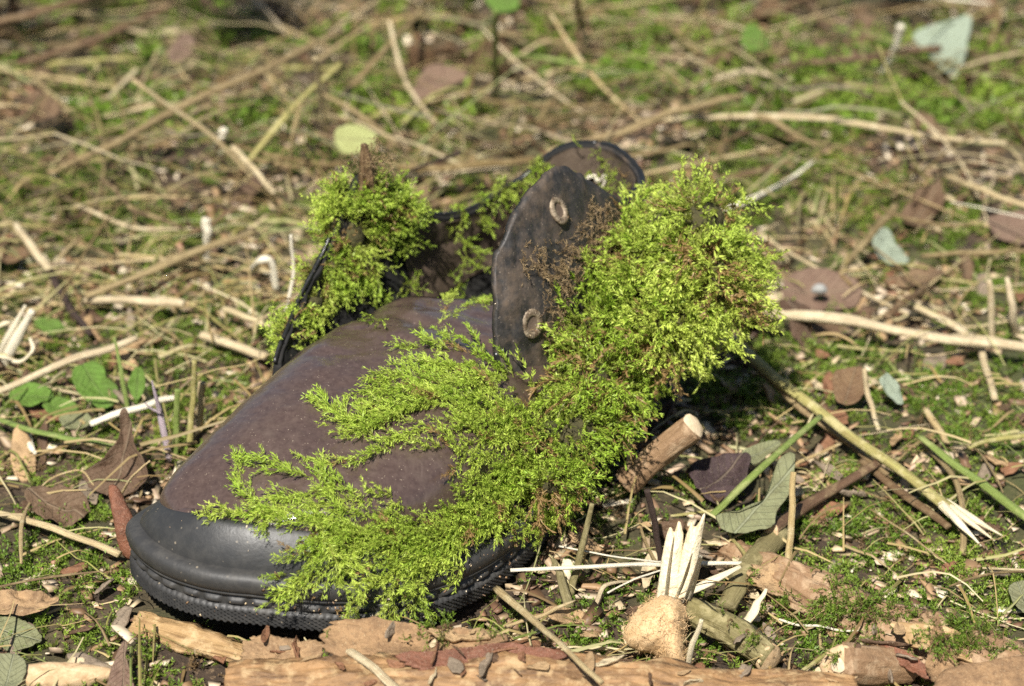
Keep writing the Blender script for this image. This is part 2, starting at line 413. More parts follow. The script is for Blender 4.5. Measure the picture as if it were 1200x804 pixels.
def base_z(s): return .0+.0095*np.clip(1-s/.085, 0, 1)**1.8
def loopband(rows, closed=True):
    n = rows[0].shape[0]; V = np.vstack(rows); F = []
    i = np.arange(n); j = (i+1) % n
    return V, np.vstack([np.stack([k*n+i, k*n+j, (k+1)*n+j, (k+1)*n+i], -1) for k in range(len(rows)-1)])
def row(d, z):
    P = OUT+OUTN*np.asarray(d).reshape(-1, 1) if np.ndim(d) else OUT+OUTN*d
    return W(P[:, 0], P[:, 1], base_z(OUT[:, 0])+z)
shoe = empty('shoe', Wp((.13, .01, 0)))
tag(shoe, 'old brown leather ankle shoe overgrown with moss lying on the forest floor', 'shoe')
SB = shoe.location
def spart(name, me, mat, par=None, label=None):
    o = obj(name, me, mat, shoe if par is None else par)
    if par is None: put(o, SB)
    if label: o['label'] = label
    return o
n = len(OUT); idx = np.arange(n)
# outsole: knurled tread edge
rows = [row(-.030, .0005), row(-.0035, .0), row(-.0008, .0003)]
for k in range(8):
    d = np.where((idx//2+k) % 2 == 0, .0006, -.0004); rows.append(row(d, .0008+.0007*k))
rows += [row(-.0010, .0068), row(-.004, .0069)]
V, F = loopband(rows)
spart('outsole', mesh('outsole', V, F, smooth=False), M['sole'])
# midsole: groove with a chain of raised lozenges, then a rounded lip
ph = (idx % 14)/14.0
pill = np.clip(np.sin(np.pi*ph)*1.9-.45, 0, 1)
rows = [row(-.004, .0066), row(-.0011, .0067)]
for k, f in enumerate((0, .75, 1, 1, .75, 0)): rows.append(row(-.0011+pill*f*.0013, .0070+.00062*k))
rows += [row(-.0011, .0108), row(-.0002, .0109), row(.0004, .0114), row(.0006, .0119), row(.0001, .0122), row(.0006, .0125), row(.0011, .0140), row(.0014, .0158), row(.0011, .0174), row(.0002, .0185), row(-.0012, .0191), row(-.0035, .0192), row(-.007, .0188)]
V, F = loopband(rows)
spart('midsole', mesh('midsole', V, F), M['sole'])
# rubber rand wrapped round the toe
def rand_h(s): return .0050+.0082*np.clip((.135-s)/.10, 0, 1)**.8
def side_f(u): return 1-.42*np.clip(-(u-.006)/.028, 0, 1)
hh = rand_h(OUT[:, 0])*side_f(OUT[:, 1])
rows = []
lean = np.interp(OUT[:, 0], [-.004, .03, .1, .16], [.0060, .0050, .003, .002])
for f, d in ((-.08, 0), (.0, .0), (.15, .0005), (.35, .0008), (.55, .0007), (.75, .0002), (.9, -.0006), (.97, -.0012), (1.0, -.0020), (.99, -.0030), (.9, -.0042)):
    rows.append(row(-.0035-lean*max(f, 0)+d+0*hh, .0188+hh*f))
V, F = loopband(rows)
spart('toe_rand', mesh('toe_rand', V, F), M['rand'], label='glossy black rubber rand')
# leather vamp
sL = np.array([p[0] for p in Ll[::-1]]); uL = np.array([p[1] for p in Ll[::-1]])
sR = np.array([p[0] for p in Rr]); uR = np.array([p[1] for p in Rr])
def edgesU(s):
    """inner edge of the rand, left and right, at s"""
    P = OUT+OUTN*(-.0072-lean[:, None]); rt = P[:, 1] > np.interp(P[:, 0], [0, .26], [.008, .001])
    r = P[rt]; l = P[~rt]; r = r[np.argsort(r[:, 0])]; l = l[np.argsort(l[:, 0])]
    return np.interp(s, l[:, 0], l[:, 1]), np.interp(s, r[:, 0], r[:, 1])
smin = (OUT+OUTN*(-.0072-lean[:, None]))[:, 0].min()+.0002
def crown(s): return np.interp(s, [0, .01, .022, .04, .06, .08, .10, .12, .14, .17], [.030, .0390, .0460, .0525, .0570, .0600, .0610, .0600, .0580, .056])
NS, NP = 150, 120
tt = np.linspace(0, 1, NS); ss = smin+(.150-smin)*tt**2
phi = np.linspace(0, np.pi, NP)
l_, r_ = edgesU(ss)
zbl = base_z(ss)+.0188+rand_h(ss)*.93*side_f(l_); zbr = base_z(ss)+.0188+rand_h(ss)*.93
c_ = (l_+r_)/2; hw = (r_-l_)/2
cs = np.cos(phi); sn = np.sin(phi)
ex = .70; ez = .62
U = c_[:, None]-hw[:, None]*np.sign(cs)[None]*np.abs(cs)[None]**ex
top = crown(ss)+.0
zb = zbl[:, None]*(1+cs[None])/2+zbr[:, None]*(1-cs[None])/2
ZZ = zb+np.maximum(top[:, None]-zb, 0)*(sn[None]**ez)*(1+.13*cs[None]*np.clip(ss/.06, 0, 1)[:, None])
# vamp is higher on its left (inner) side ridge, softly creased before the throat
SSg = np.repeat(ss[:, None], NP, 1)
# slanted throat: the back edge runs further back on the right
SSg = SSg+np.clip((ss-.07)/.08, 0, 1)[:, None]*(U-.0)*.35
cr = np.sin((SSg*260)+fbm(U*60, SSg*60, 3)*7)*np.clip((SSg-.085)/.03, 0, 1)*np.clip((.155-SSg)/.03, 0, 1)
ZZ += cr*.0011*sn[None] + (fbm(U*45+5, SSg*45, 11, 3)-.5)*.0028*sn[None] + (fbm(U*160+5, SSg*220, 12, 3)-.5)*.0007*sn[None]
V = W(SSg.ravel(), U.ravel(), ZZ.ravel())
q = (np.arange(NS-1)[:, None]*NP+np.arange(NP-1)[None]).ravel()
F = np.stack([q, q+NP, q+NP+1, q+1], -1)
vamp_me = mesh('vamp', V, F)
vamp = spart('vamp', vamp_me, M['leather'])
def solidify(o, th, off=-1.):
    md = o.modifiers.new('thickness', 'SOLIDIFY'); md.thickness = th; md.offset = off; md.use_rim = True
solidify(vamp, .0022, -1)
VGRID = V.reshape(NS, NP, 3)
# seam line of the throat: raised edge
edge = VGRID[-1, 4:-4]
v, f, st = tube(edge[::3], [.0013], 6, 60, .15)
spart('throat_edge', mesh('throat_edge', v, f, attrs={'st': st}), M['leather'])

# quarters: columns (bottom s,u) (mid bulge) (top s,u,z), from the front edge back to the heel
Lq = [((.090, -.026), -.031, (.095, -.0345, .0480)), ((.106, -.029), -.036, (.111, -.0390, .057)), ((.122, -.033), -.041, (.131, -.043, .069)),
      ((.135, -.032), -.041, (.146, -.043, .084)), ((.148, -.031), -.040, (.157, -.042, .095)), ((.160, -.031), -.039, (.168, -.040, .092)),
      ((.172, -.031), -.038, (.178, -.038, .082)), ((.188, -.032), -.038, (.192, -.035, .068)), ((.215, -.031), -.036, (.216, -.031, .064)),
      ((.240, -.025), -.029, (.238, -.0245, .070)), ((.250, -.012), -.014, (.2475, -.013, .0815)), ((.254, .002), .002, (.250, .002, .0855))]
Rq = [((.136, .053), (.1215, .0435), (.1310, .0360, .0945)), ((.141, .052), (.130, .0455), (.1400, .0365, .1030)), ((.149, .050), (.144, .0475), (.154, .0350, .1095)), ((.158, .048), (.160, .048), (.172, .0330, .1118)),
      ((.168, .046), .047, (.186, .035, .103)), ((.185, .042), .044, (.200, .036, .092)), ((.205, .038), .041, (.212, .036, .085)), ((.225, .033), .037, (.228, .0345, .085)),
      ((.242, .023), .026, (.239, .026, .0865)), ((.252, .010), .011, (.2475, .012, .0865)), ((.254, .002), .002, (.250, .002, .0855))]
def quarter(cols, nrow=44, ncol=180):
    cols_w = []
    for (sb, ub), um, (st_, ut, zt) in cols:
        zb_ = .021
        zm = zb_+(zt-zb_)*.5; sm = (sb+st_)/2
        if isinstance(um, tuple): sm, um = um
        ctrl = np.array([(sb, ub, zb_), (sm, um, zm), (st_, ut, zt)])
        t = np.linspace(0, 1, nrow)[:, None]
        ctrlm = 2*ctrl[1]-.5*(ctrl[0]+ctrl[2])
        cols_w.append((1-t)**2*ctrl[0]+2*t*(1-t)*ctrlm+t*t*ctrl[2])
    C = np.array(cols_w)                                     # col,row,3
    D = np.stack([crom(C[:, r], ncol) for r in range(nrow)], 1)
    D[..., 1] += (fbm(D[..., 0]*55+2, D[..., 2]*55, 21, 3)-.5)*.0055
    D[..., 1] += (fbm(D[..., 0]*230+2, D[..., 2]*230, 22, 3)-.5)*.0012
    D[:, -3:, 2] += (fbm(D[:, -3:, 0]*260, D[:, -3:, 2]*20, 23, 3)-.5)*.0022
    return D
def grid_faces(nc, nr, flip=False):
    q = (np.arange(nc-1)[:, None]*nr+np.arange(nr-1)[None]).ravel()
    F = np.stack([q, q+1, q+nr+1, q+nr], -1)
    return F[:, ::-1] if flip else F
DL = quarter(Lq); DR = quarter(Rq)
WL = Wp(DL); WR = Wp(DR)
ql = spart('quarter', mesh('quarter', WL.reshape(-1, 3), grid_faces(*WL.shape[:2])), M['lining'], label='black inner side of the left quarter')
solidify(ql, .0028, 0)
qr = spart('quarter', mesh('quarter_flap', WR.reshape(-1, 3), grid_faces(*WR.shape[:2], flip=True)), M['leather_dark'], label='blackened flap with two eyelets')
solidify(qr, .0028, 0)
def pipe_sub(name, P, r, mat, par, seg=8, nn=None):
    v, f, st = tube(P, r, seg, nn or max(24, len(P)*4), .35)
    o = spart(name, mesh(name, v, f, attrs={'st': st}), mat, None); o.parent = par; o.matrix_parent_inverse = Matrix()
    o.matrix_parent_inverse = Matrix.Identity(4); return o
off = -B_*.0
pipe_sub('piping', np.vstack([WL[:, -1][100::8], WL[-1:, -1]]), [.0010], M['piping'], ql)
pipe_sub('piping', WR[:, -1][110::8], [.0010], M['piping'], qr)
pipe_sub('front_piping', WR[0, 6:26:3], [.0011], M['piping'], qr)
pipe_sub('front_piping', WR[4, 6:26:3]+B_*.0012-A_*.0, [.0009], M['piping'], qr)
pipe_sub('front_piping', WL[:46:6, -1]-A_*.0012+Z_*.0004, [.0008], M['piping'], ql)
# dusty lining inside the heel collar
n1 = 24
back = np.vstack([WL[-80:, 12:], WR[::-1][:124, 12:]])
nb = np.gradient(back, axis=0); nrm = np.cross(nb, np.gradient(back, axis=1)); nrm /= np.linalg.norm(nrm, axis=2)[..., None]+1e-12
ctr = Wp((.19, .002, .06)); sg = np.sign(np.sum(nrm*(ctr-back), 2)); nrm *= sg[..., None]
lin = back+nrm*.0024; lin[:, -1] -= Z_*.001
spart('collar_lining', mesh('collar_lining', lin.reshape(-1, 3), grid_faces(*lin.shape[:2])), M['collar'], label='dusty brown lining inside the heel')
# insole
P = OUT+OUTN*-.011; P = P[::8]
V = np.vstack([W(P[:, 0], P[:, 1], base_z(P[:, 0])+.020), W(np.array([.13]), np.array([.005]), np.array([.0215]))])
m_ = len(P)
spart('insole', mesh('insole', V, [(i, (i+1) % m_, m_) for i in range(m_)]), M['lining'])
# eyelets
def eyelet(P, nvec, r):
    nvec = nvec/np.linalg.norm(nvec); x = np.cross(nvec, Z_); x /= np.linalg.norm(x); y = np.cross(nvec, x)
    prof = [(1.0, -.1), (1.0, .08), (.95, .18), (.80, .24), (.62, .20), (.52, .08), (.48, -.12), (.46, -.3)]
    k = 56; V = []; F = []
    a = np.linspace(0, 2*np.pi, k, endpoint=False)
    for j, (rr, z) in enumerate(prof):
        rid = 1+(.06*(np.arange(k) % 2) if j in (1, 2, 3) else 0*a)
        zz = z*(1-.55*(np.arange(k) % 2)*(j in (1, 2, 3)))
        V.append(P+r*rr*(rid*np.cos(a))[:, None]*x+1.22*r*rr*(rid*np.sin(a))[:, None]*y+(r*zz+0*a)[:, None]*nvec)
    V, F = loopband(V)
    e = spart('eyelet', mesh('eyelet', V, F, smooth=False), M['brass'])
    a = a[::2]
    V = np.vstack([P+r*.56*np.cos(a)[:, None]*x+1.22*r*.56*np.sin(a)[:, None]*y+nvec*r*.02, [P-nvec*r*.10]])
    d = obj('hole_grit', mesh('hole_grit', V, [(i, (i+1) % len(a), len(a)) for i in range(len(a))]), M['collar'], e)
    return e
bvh_q = BVHTree.FromPolygons([Vector(v) for v in WR.reshape(-1, 3)], [tuple(map(int, f)) for f in grid_faces(*WR.shape[:2])])
for (px, py) in ((650, 248), (620, 378)):
    hit = bvh_q.ray_cast(Vector(CAM), Vector(ray(px, py)).normalized())
    if hit[0] is None: hit = bvh_q.find_nearest(Vector(in_u(px, py, .037)))
    P = np.array(hit[0]); nv = np.array(hit[1])
    if nv@(CAM-P) < 0: nv = -nv
    eyelet(P+nv*.0019, nv, .0043)

# everything of the shoe, to grow moss on
def tri(me_V, F): return [Vector(v) for v in me_V], [tuple(map(int, f)) for f in F]
def bvh_of(*objs):
    Vs = []; Fs = []; o_ = 0
    for o in objs:
        me = o.data; k = len(me.vertices); a = np.empty(k*3, np.float32); me.vertices.foreach_get('co', a)
        Vs += [Vector(v) for v in a.reshape(-1, 3)]; Fs += [tuple(i+o_ for i in p.vertices) for p in me.polygons]; o_ += k
    return BVHTree.FromPolygons(Vs, Fs)
shoe_meshes = [o for o in bpy.data.objects if o.parent == shoe and o.type == 'MESH']
SHOE = bvh_of(*shoe_meshes)
VAMP = bvh_of(*[o for o in shoe_meshes if o.name.split('.')[0] in ('vamp', 'toe_rand', 'midsole', 'outsole')])
LIN = bvh_of(*[o for o in shoe_meshes if o.name.startswith('collar_lining')])
def cast(px, py, tree):
    h = tree.ray_cast(Vector(CAM), Vector(ray(px, py)).normalized())
    if h[0] is None: return None, None
    P = np.array(h[0]); nv = np.array(h[1])
    return P, (nv if nv@(CAM-P) > 0 else -nv)
def in_shoe(P, mar=.004):
    """inside the shoe's footprint (local s,u)"""
    v = np.asarray(P)-P0; s = v@A_; u = v@B_
    l = np.interp(s, sL, uL); r = np.interp(s, sR, uR)
    return (s > -.004-mar) & (s < .262+mar) & (u > l-mar) & (u < r+mar)

# ---------------------------------------------------------------- moss
def unit(v): return v/(np.linalg.norm(v, axis=-1, keepdims=True)+1e-12)
def leaves_on(stem, tipv, nl, L, Wd, r, spread=.75, flatness=1.0, up=np.array([0, 0, 1.])):
    """pointed scale leaves all round a stem polyline -> quads (n,4,3) and their place along the shoot"""
    t = np.sort(r.random(nl)); k = len(stem)-1
    x = t*k; i = np.minimum(x.astype(int), k-1); f = (x-i)[:, None]
    P = stem[i]*(1-f)+stem[i+1]*f; T = unit(stem[i+1]-stem[i])
    rv = r.normal(size=(nl, 3)); rv -= T*np.sum(rv*T, 1)[:, None]; rv = unit(rv)
    rv[:, 2] *= flatness; rv = unit(rv)
    D = unit(T*(1-spread*.45)+rv*spread)
    l = (L*(.7+.6*r.random(nl))*(1-.35*t))[:, None]
    side = unit(np.cross(D, r.normal(size=(nl, 3))))*l*Wd
    nrm = np.cross(D, side); nrm = unit(nrm)*l*.12
    Q = np.stack([P, P+D*l*.42+side+nrm, P+D*l, P+D*l*.42-side+nrm], 1)
    return Q, tipv[0]+(tipv[1]-tipv[0])*t
def stem_quads(stem, w_, r):
    T = unit(np.gradient(stem, axis=0)); sd = unit(np.cross(T, r.normal(size=3)))*w_
    return np.stack([stem[:-1]-sd[:-1], stem[:-1]+sd[:-1], stem[1:]+sd[1:], stem[1:]-sd[1:]], 1)
def proto_frond(r, nb=5, nl=15, bl=.34, leafL=.15, bend=.25, mainl=34, Wd=.12, spread=.55):
    """feathery shoot of unit length along +X, in the XY plane, +Z away from the surface, tip nodding"""
    t = np.linspace(0, 1, 9)
    main = np.stack([t, .14*np.sin(t*r.uniform(2, 5)+r.uniform(0, 6))*t, bend*(t-t**2)*1.6+r.uniform(-.05, .2)*t], -1)
    Q = []; tp = []
    q, p = leaves_on(main, (.15, 1), mainl, leafL, Wd, r, spread); Q.append(q); tp.append(p)
    s = stem_quads(main, .010, r); Q.append(s); tp.append(np.full(len(s), .1))
    for b in range(nb):
        tb = .12+.72*(b+r.random())/nb; i = tb*8; k = int(i); base = main[k]*(1-(i-k))+main[k+1]*(i-k)
        sgn = 1 if b % 2 else -1
        ang = sgn*r.uniform(.4, 1.0); l = bl*(1-.55*abs(tb-.35))*r.uniform(.5, 1.25)
        d = np.array([math.cos(ang), math.sin(ang), r.uniform(-.15, .5)])
        tt_ = np.linspace(0, 1, 5)[:, None]
        br = base+d*l*tt_+np.array([.25, -.25*sgn, -.2])*l*tt_**2*r.uniform(.2, .9)
        q, p = leaves_on(br, (.3+.3*tb, 1), nl, leafL*.85, Wd, r, spread); Q.append(q); tp.append(p)
        s = stem_quads(br, .008, r); Q.append(s); tp.append(np.full(len(s), .2))
    return np.concatenate(Q), np.concatenate(tp)
def proto_tuft(r, nb=4, nl=22, leafL=.2, Wd=.24, out=.6):
    """little upright cluster of short leafy shoots growing along +X"""
    Q = []; tp = []
    for b in range(nb):
        d = np.array([1, r.normal()*out*.6, r.normal()*out*.6]); d /= np.linalg.norm(d)
        l = r.uniform(.55, 1.0); tt_ = np.linspace(0, 1, 5)[:, None]
        br = d*l*tt_+r.normal(size=3)*.16*tt_**2
        q, p = leaves_on(br, (.0, 1), nl, leafL, Wd, r, .7); Q.append(q); tp.append(p)
    return np.concatenate(Q), np.concatenate(tp)
def instance(protos, P, X, N, sc, var, r):
    """protos scattered: X growth direction, N surface normal"""
    X = unit(X); Y = unit(np.cross(N, X)); Zv = np.cross(X, Y)
    Vs = []; Ts = []; Vr = []
    pick = r.integers(0, len(protos), len(P))
    for k, (Q, tp) in enumerate(protos):
        m = np.where(pick == k)[0]
        if not len(m): continue
        Mx = np.stack([X[m], Y[m], Zv[m]], 1)                # rows = axes
        q = Q.reshape(-1, 3)
        v = np.einsum('vi,mij->mvj', q, Mx)*sc[m][:, None, None]+P[m][:, None]
        Vs.append(v.reshape(-1, 3)); Ts.append(np.tile(np.repeat(tp, 4), len(m))); Vr.append(np.repeat(var[m], len(q)))
    return np.vstack(Vs), np.concatenate(Ts), np.concatenate(Vr)
def moss_obj(name, chunks, mat, label, cat='moss', parent=None):
    V = np.vstack([c[0] for c in chunks]); T = np.concatenate([c[1] for c in chunks]); Vr = np.concatenate([c[2] for c in chunks])
    F = np.arange(len(V)).reshape(-1, 4)
    o = obj(name, mesh(name, V, F, smooth=False, attrs={'tip': T, 'var': Vr}), mat, parent)
    o['kind'] = 'stuff'
    if parent is None: o['label'] = label; o['category'] = cat
    return o
mr = np.random.default_rng(11)
FRONDS = [proto_frond(mr, leafL=.165, mainl=42, nl=16, nb=5, Wd=.085, spread=.5) for _ in range(9)]
FINE = [proto_frond(mr, nb=3, nl=12, bl=.34, leafL=.14, bend=.5, mainl=36, Wd=.12, spread=.5) for _ in range(10)]
TUFTS = [proto_tuft(mr, nb=3, nl=24, leafL=.20, Wd=.13) for _ in range(6)]
STARS = [proto_tuft(mr, nb=5, nl=12, leafL=.28, Wd=.16, out=1.0) for _ in range(6)]
FARS = [proto_tuft(mr, nb=4, nl=8, leafL=.36, Wd=.30, out=1.0) for _ in range(5)]

def ellip_shoots(blobs, dens, r, lens, droop, protos, out=.8, cut=None, dead=.05, bright=(.15, 1.), bare=None):
    """shoots on a union of ellipsoids given as (centre, radii) in shoe axes"""
    cs = [(Wp(c), np.array(rd)*.88) for c, rd in blobs]; Ms = np.stack([A_, B_, Z_])
    PP = []; NN = []
    for k, (c, rd) in enumerate(cs):
        m = int(dens*4*np.pi*((rd[0]*rd[1])**1.6/3+(rd[0]*rd[2])**1.6/3+(rd[1]*rd[2])**1.6/3)**(1/1.6))
        d = unit(r.normal(size=(m, 3))); d[:, 1] = np.where(d[:, 1] < -.35, -d[:, 1], d[:, 1]) if cut else d[:, 1]
        loc = d*rd*(1+.16*r.normal(size=(m, 1)))
        P = c+loc@Ms; nn = unit((d/rd)@Ms)
        ok = np.ones(m, bool)
        for j, (c2, rd2) in enumerate(cs):
            if j != k: ok &= np.sum((((P-c2)@Ms.T)/rd2)**2, 1) > .8
        ok &= P[:, 2] > hgt(P[:, 0], P[:, 1])
        if bare: px_, py_ = pix(P); ok &= ~in_poly(px_, py_, bare)
        PP.append(P[ok]); NN.append(nn[ok])
    P = np.vstack(PP); N = np.vstack(NN)
    cl = fbm(P[:, 0]*120+P[:, 2]*90+3, P[:, 1]*120+P[:, 2]*70, 33, 2); kp = r.random(len(P)) < np.clip((cl-.30)*4.5, .06, 1); P = P[kp]; N = N[kp]; cl = cl[kp]; m = len(P)
    X = unit(N*out+r.normal(size=(m, 3))*.38+unit(np.stack([vnoise(P[:, 0]*90+k*31, P[:, 1]*90+P[:, 2]*60, 90+k)-.5 for k in range(3)], -1))*.5+np.array([0, 0, -1.])*droop)
    sc = r.uniform(*lens, m)*np.clip(.35+1.3*cl, .6, 1.3)
    # patches of brighter, younger shoots
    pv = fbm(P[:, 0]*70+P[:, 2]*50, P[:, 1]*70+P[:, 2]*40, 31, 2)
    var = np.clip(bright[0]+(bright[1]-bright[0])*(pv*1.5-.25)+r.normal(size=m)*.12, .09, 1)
    dp = fbm(P[:, 0]*110+P[:, 2]*80+11, P[:, 1]*110+P[:, 2]*60, 37, 2)
    var = np.where((r.random(m) < dead) | (dp+.08*r.normal(size=m) > .77), .02, var)
    return instance(protos, P-N*.003, X, N+r.normal(size=(m, 3))*.3, sc, var, r)
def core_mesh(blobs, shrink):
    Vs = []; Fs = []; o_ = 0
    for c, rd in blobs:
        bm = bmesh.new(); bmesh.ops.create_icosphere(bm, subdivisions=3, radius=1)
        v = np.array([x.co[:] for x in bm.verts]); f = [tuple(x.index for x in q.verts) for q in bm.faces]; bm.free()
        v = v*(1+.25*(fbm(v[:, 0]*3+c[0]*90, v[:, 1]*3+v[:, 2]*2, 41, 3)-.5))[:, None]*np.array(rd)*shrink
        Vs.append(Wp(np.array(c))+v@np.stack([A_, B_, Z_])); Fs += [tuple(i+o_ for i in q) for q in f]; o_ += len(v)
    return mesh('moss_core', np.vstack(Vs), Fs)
def shoe_loc(P): v = np.asarray(P)-P0; return (v@A_, v@B_, P[2])

# 1 the big cushion on the right flap
def bl(px, py, s, rd): return (shoe_loc(in_s(px, py, s)), rd)
big = [bl(782, 270, .205, (.016, .012, .012)), bl(822, 262, .205, (.015, .012, .013)), bl(812, 325, .197, (.020, .015, .017)), bl(842, 330, .197, (.014, .010, .013)), bl(748, 330, .188, (.016, .009, .017)),
       bl(735, 392, .170, (.015, .010, .014)), bl(690, 395, .160, (.014, .006, .013)), bl(785, 380, .178, (.016, .012, .011)), bl(652, 465, .138, (.016, .007, .012)), bl(695, 450, .146, (.015, .009, .012)),
       bl(636, 520, .115, (.018, .006, .012)), bl(676, 510, .127, (.016, .007, .011)), bl(655, 560, .105, (.014, .005, .008))]
BARE = [(570, 190), (650, 182), (745, 215), (740, 262), (712, 288), (685, 310), (662, 340), (656, 400), (640, 425), (605, 465), (570, 400)]
def in_poly(x, y, poly):
    c = np.zeros(len(x), bool); n_ = len(poly)
    for a in range(n_):
        (x1, y1), (x2, y2) = poly[a], poly[(a+1) % n_]
        c ^= ((y1 > y) != (y2 > y)) & (x < (x2-x1)*(y-y1)/(y2-y1+1e-9)+x1)
    return c
ch = [ellip_shoots(big[:5]+big[7:8], 165000, mr, (.010, .0175), .35, FINE+TUFTS[:1], dead=.035, bright=(.2, 1.25), bare=BARE),
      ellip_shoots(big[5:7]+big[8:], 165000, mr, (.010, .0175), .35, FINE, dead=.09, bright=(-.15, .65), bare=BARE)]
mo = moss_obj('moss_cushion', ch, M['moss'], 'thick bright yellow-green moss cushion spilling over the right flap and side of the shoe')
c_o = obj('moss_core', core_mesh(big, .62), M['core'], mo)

# 2 left flap
lb = [((.158, -.039, .086), (.008, .006, .010)), ((.170, -.036, .078), (.009, .006, .011)), ((.151, -.041, .074), (.010, .008, .013)), ((.140, -.041, .064), (.010, .007, .011)), ((.125, -.0400, .056), (.009, .004, .007)), ((.152, -.035, .063), (.008, .004, .008)), ((.110, -.0395, .0500), (.007, .003, .005)), ((.143, -.044, .080), (.006, .004, .008)), ((.133, -.0445, .067), (.007, .003, .007)), ((.150, -.0445, .090), (.006, .003, .007)), ((.176, -.036, .070), (.006, .004, .008))]
ch = [ellip_shoots(lb, 260000, mr, (.006, .0105), .2, TUFTS+FINE[:4], dead=.04, bright=(.15, 1.0))]
mo = moss_obj('moss_cushion', ch, M['moss'], 'ragged green moss cushion draped on the left flap with a brown stub on top')
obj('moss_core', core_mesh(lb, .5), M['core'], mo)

# 3 creeping moss on the vamp: strands drawn over the toe and leather
def strand(pixels, r, L=(.009, .017), step=.0030, jit=3., tree=VAMP, wid=.30, lift=.0010, var=(.25, .85)):
    pts = crom(np.array(pixels, float), 40); out = []
    for px, py in pts:
        P, nv = cast(px+r.normal()*jit*.3, py+r.normal()*jit*.3, tree)
        if P is not None: out.append(np.r_[P, nv])
    if len(out) < 4: return None
    out = np.array(out)
    seg = np.linalg.norm(np.diff(out[:, :3], axis=0), axis=1); l = np.r_[0, seg.cumsum()]
    m = max(3, int(l[-1]/step)); tq = np.linspace(0, l[-1], m)
    D = np.stack([np.interp(tq, l, out[:, k]) for k in range(6)], -1)
    P = D[:, :3]; N = unit(D[:, 3:]); T = unit(np.gradient(P, axis=0))
    Sd = np.cross(N, T)
    X = T+Sd*(r.normal(size=m)*wid)[:, None]+N*(.12+.2*r.random(m))[:, None]
    sc = r.uniform(*L, m)*np.where(tq > l[-1]*.85, .7, 1)
    v = np.where(r.random(m) < .04, .02, np.clip(r.uniform(*var)+r.normal(size=m)*.1, .09, 1))
    m2 = m*5; k2 = r.integers(0, m, m2); P2 = P[k2]+Sd[k2]*r.normal(size=(m2, 1))*.0035+T[k2]*r.normal(size=(m2, 1))*.002
    FILM.append((P2+N[k2]*.0002, N[k2]))
    return instance(FRONDS, P+N*lift, X, N, sc, v, r)
FILM = []
S_ = [
 [(470, 585), (420, 590), (370, 600), (310, 606), (255, 607)], [(470, 590), (410, 625), (350, 615), (305, 592), (284, 566)],
 [(430, 590), (380, 570), (340, 556), (300, 550)], [(440, 520), (410, 500), (400, 494), (384, 486)], [(520, 480), (470, 490), (430, 500), (394, 500)],
 [(600, 480), (550, 455), (500, 445), (470, 440), (445, 470)], [(600, 450), (560, 425), (520, 415), (488, 412)], [(560, 430), (520, 440), (480, 455), (450, 478), (420, 500)],
 [(620, 500), (560, 480), (500, 480), (450, 500), (415, 516)], [(610, 520), (560, 510), (500, 510), (450, 530), (410, 545), (374, 544)],
 [(640, 560), (600, 550), (560, 560), (540, 590), (500, 610), (450, 625)], [(640, 590), (590, 580), (550, 600), (520, 640), (490, 660), (455, 660)],
 [(600, 600), (560, 615), (530, 635), (500, 660)], [(560, 620), (500, 640), (450, 640), (400, 625), (370, 605)], [(520, 640), (470, 660), (430, 690), (405, 722)],
 [(500, 640), (470, 665), (460, 690), (448, 712)], [(540, 600), (500, 640), (480, 670), (488, 705)], [(400, 600), (370, 640), (355, 665), (330, 680)], [(430, 610), (400, 650), (375, 670), (350, 690)],
 [(380, 590), (375, 620), (390, 650), (400, 680)], [(610, 540), (580, 530), (550, 540), (520, 530), (480, 525)], [(650, 540), (610, 560), (580, 590), (560, 620)],
 [(630, 470), (590, 500), (560, 520), (530, 545)], [(640, 500), (610, 530), (570, 550)], [(660, 600), (620, 610), (580, 605), (540, 620)], [(480, 440), (455, 450), (430, 470)],
 [(520, 650), (480, 640), (440, 650), (410, 670)], [(620, 570), (570, 585), (530, 610), (490, 625)], [(580, 460), (540, 470), (490, 465), (450, 480)], [(590, 440), (550, 445), (510, 430)],
 [(400, 560), (370, 585), (340, 590), (310, 620)], [(460, 600), (420, 605), (395, 590), (380, 560)], [(540, 660), (510, 670), (480, 690)]]
ch = []
for s in S_:
    c = strand(s, mr)
    if c: ch.append(c)
for k in range(40):                                         # fillers where the mat is thick
    cx, cy = [(585, 500), (600, 560), (520, 470), (600, 470), (630, 540), (480, 485), (570, 600), (470, 640), (400, 640)][k % 9]
    x, y = cx+mr.normal()*24, cy+mr.normal()*14; a = mr.uniform(2.4, 3.9); L_ = mr.uniform(40, 75)
    c = strand([(x+L_*.5*math.cos(a+math.pi), y+L_*.3*math.sin(a)), (x, y), (x+L_*.5*math.cos(a), y-L_*.35*math.sin(a))], mr, L=(.007, .012), lift=.002+.003*mr.random())
    if c: ch.append(c)
for s in ([(515, 395), (522, 370), (526, 345)], [(530, 375), (545, 366), (570, 358)], [(505, 412), (525, 398), (545, 404)]):
    c = strand(s, mr, L=(.004, .007), step=.003, tree=SHOE)
    if c: ch.append(c)
fp = np.vstack([c[0] for c in FILM]); fn_ = np.vstack([c[1] for c in FILM]); m = len(fp)
fq = [VAMP.find_nearest(Vector(p)) for p in fp]
fp = np.array([q[0] for q in fq]); kk = fbm(fp[:, 0]*150, fp[:, 1]*150+fp[:, 2]*90, 44, 2) > .46; fp, fn_ = fp[kk], fn_[kk]; m = len(fp)
ch.append(instance(FARS, fp, unit(fn_*.5+mr.normal(size=(m, 3))*.6), fn_, mr.uniform(.0010, .0026, m), np.where(mr.random(m) < .35, .02, mr.uniform(.1, .5, m)), mr))
moss_obj('creeping_moss', ch, M['moss'], 'feathery moss strands creeping over the leather vamp and black toe rubber')

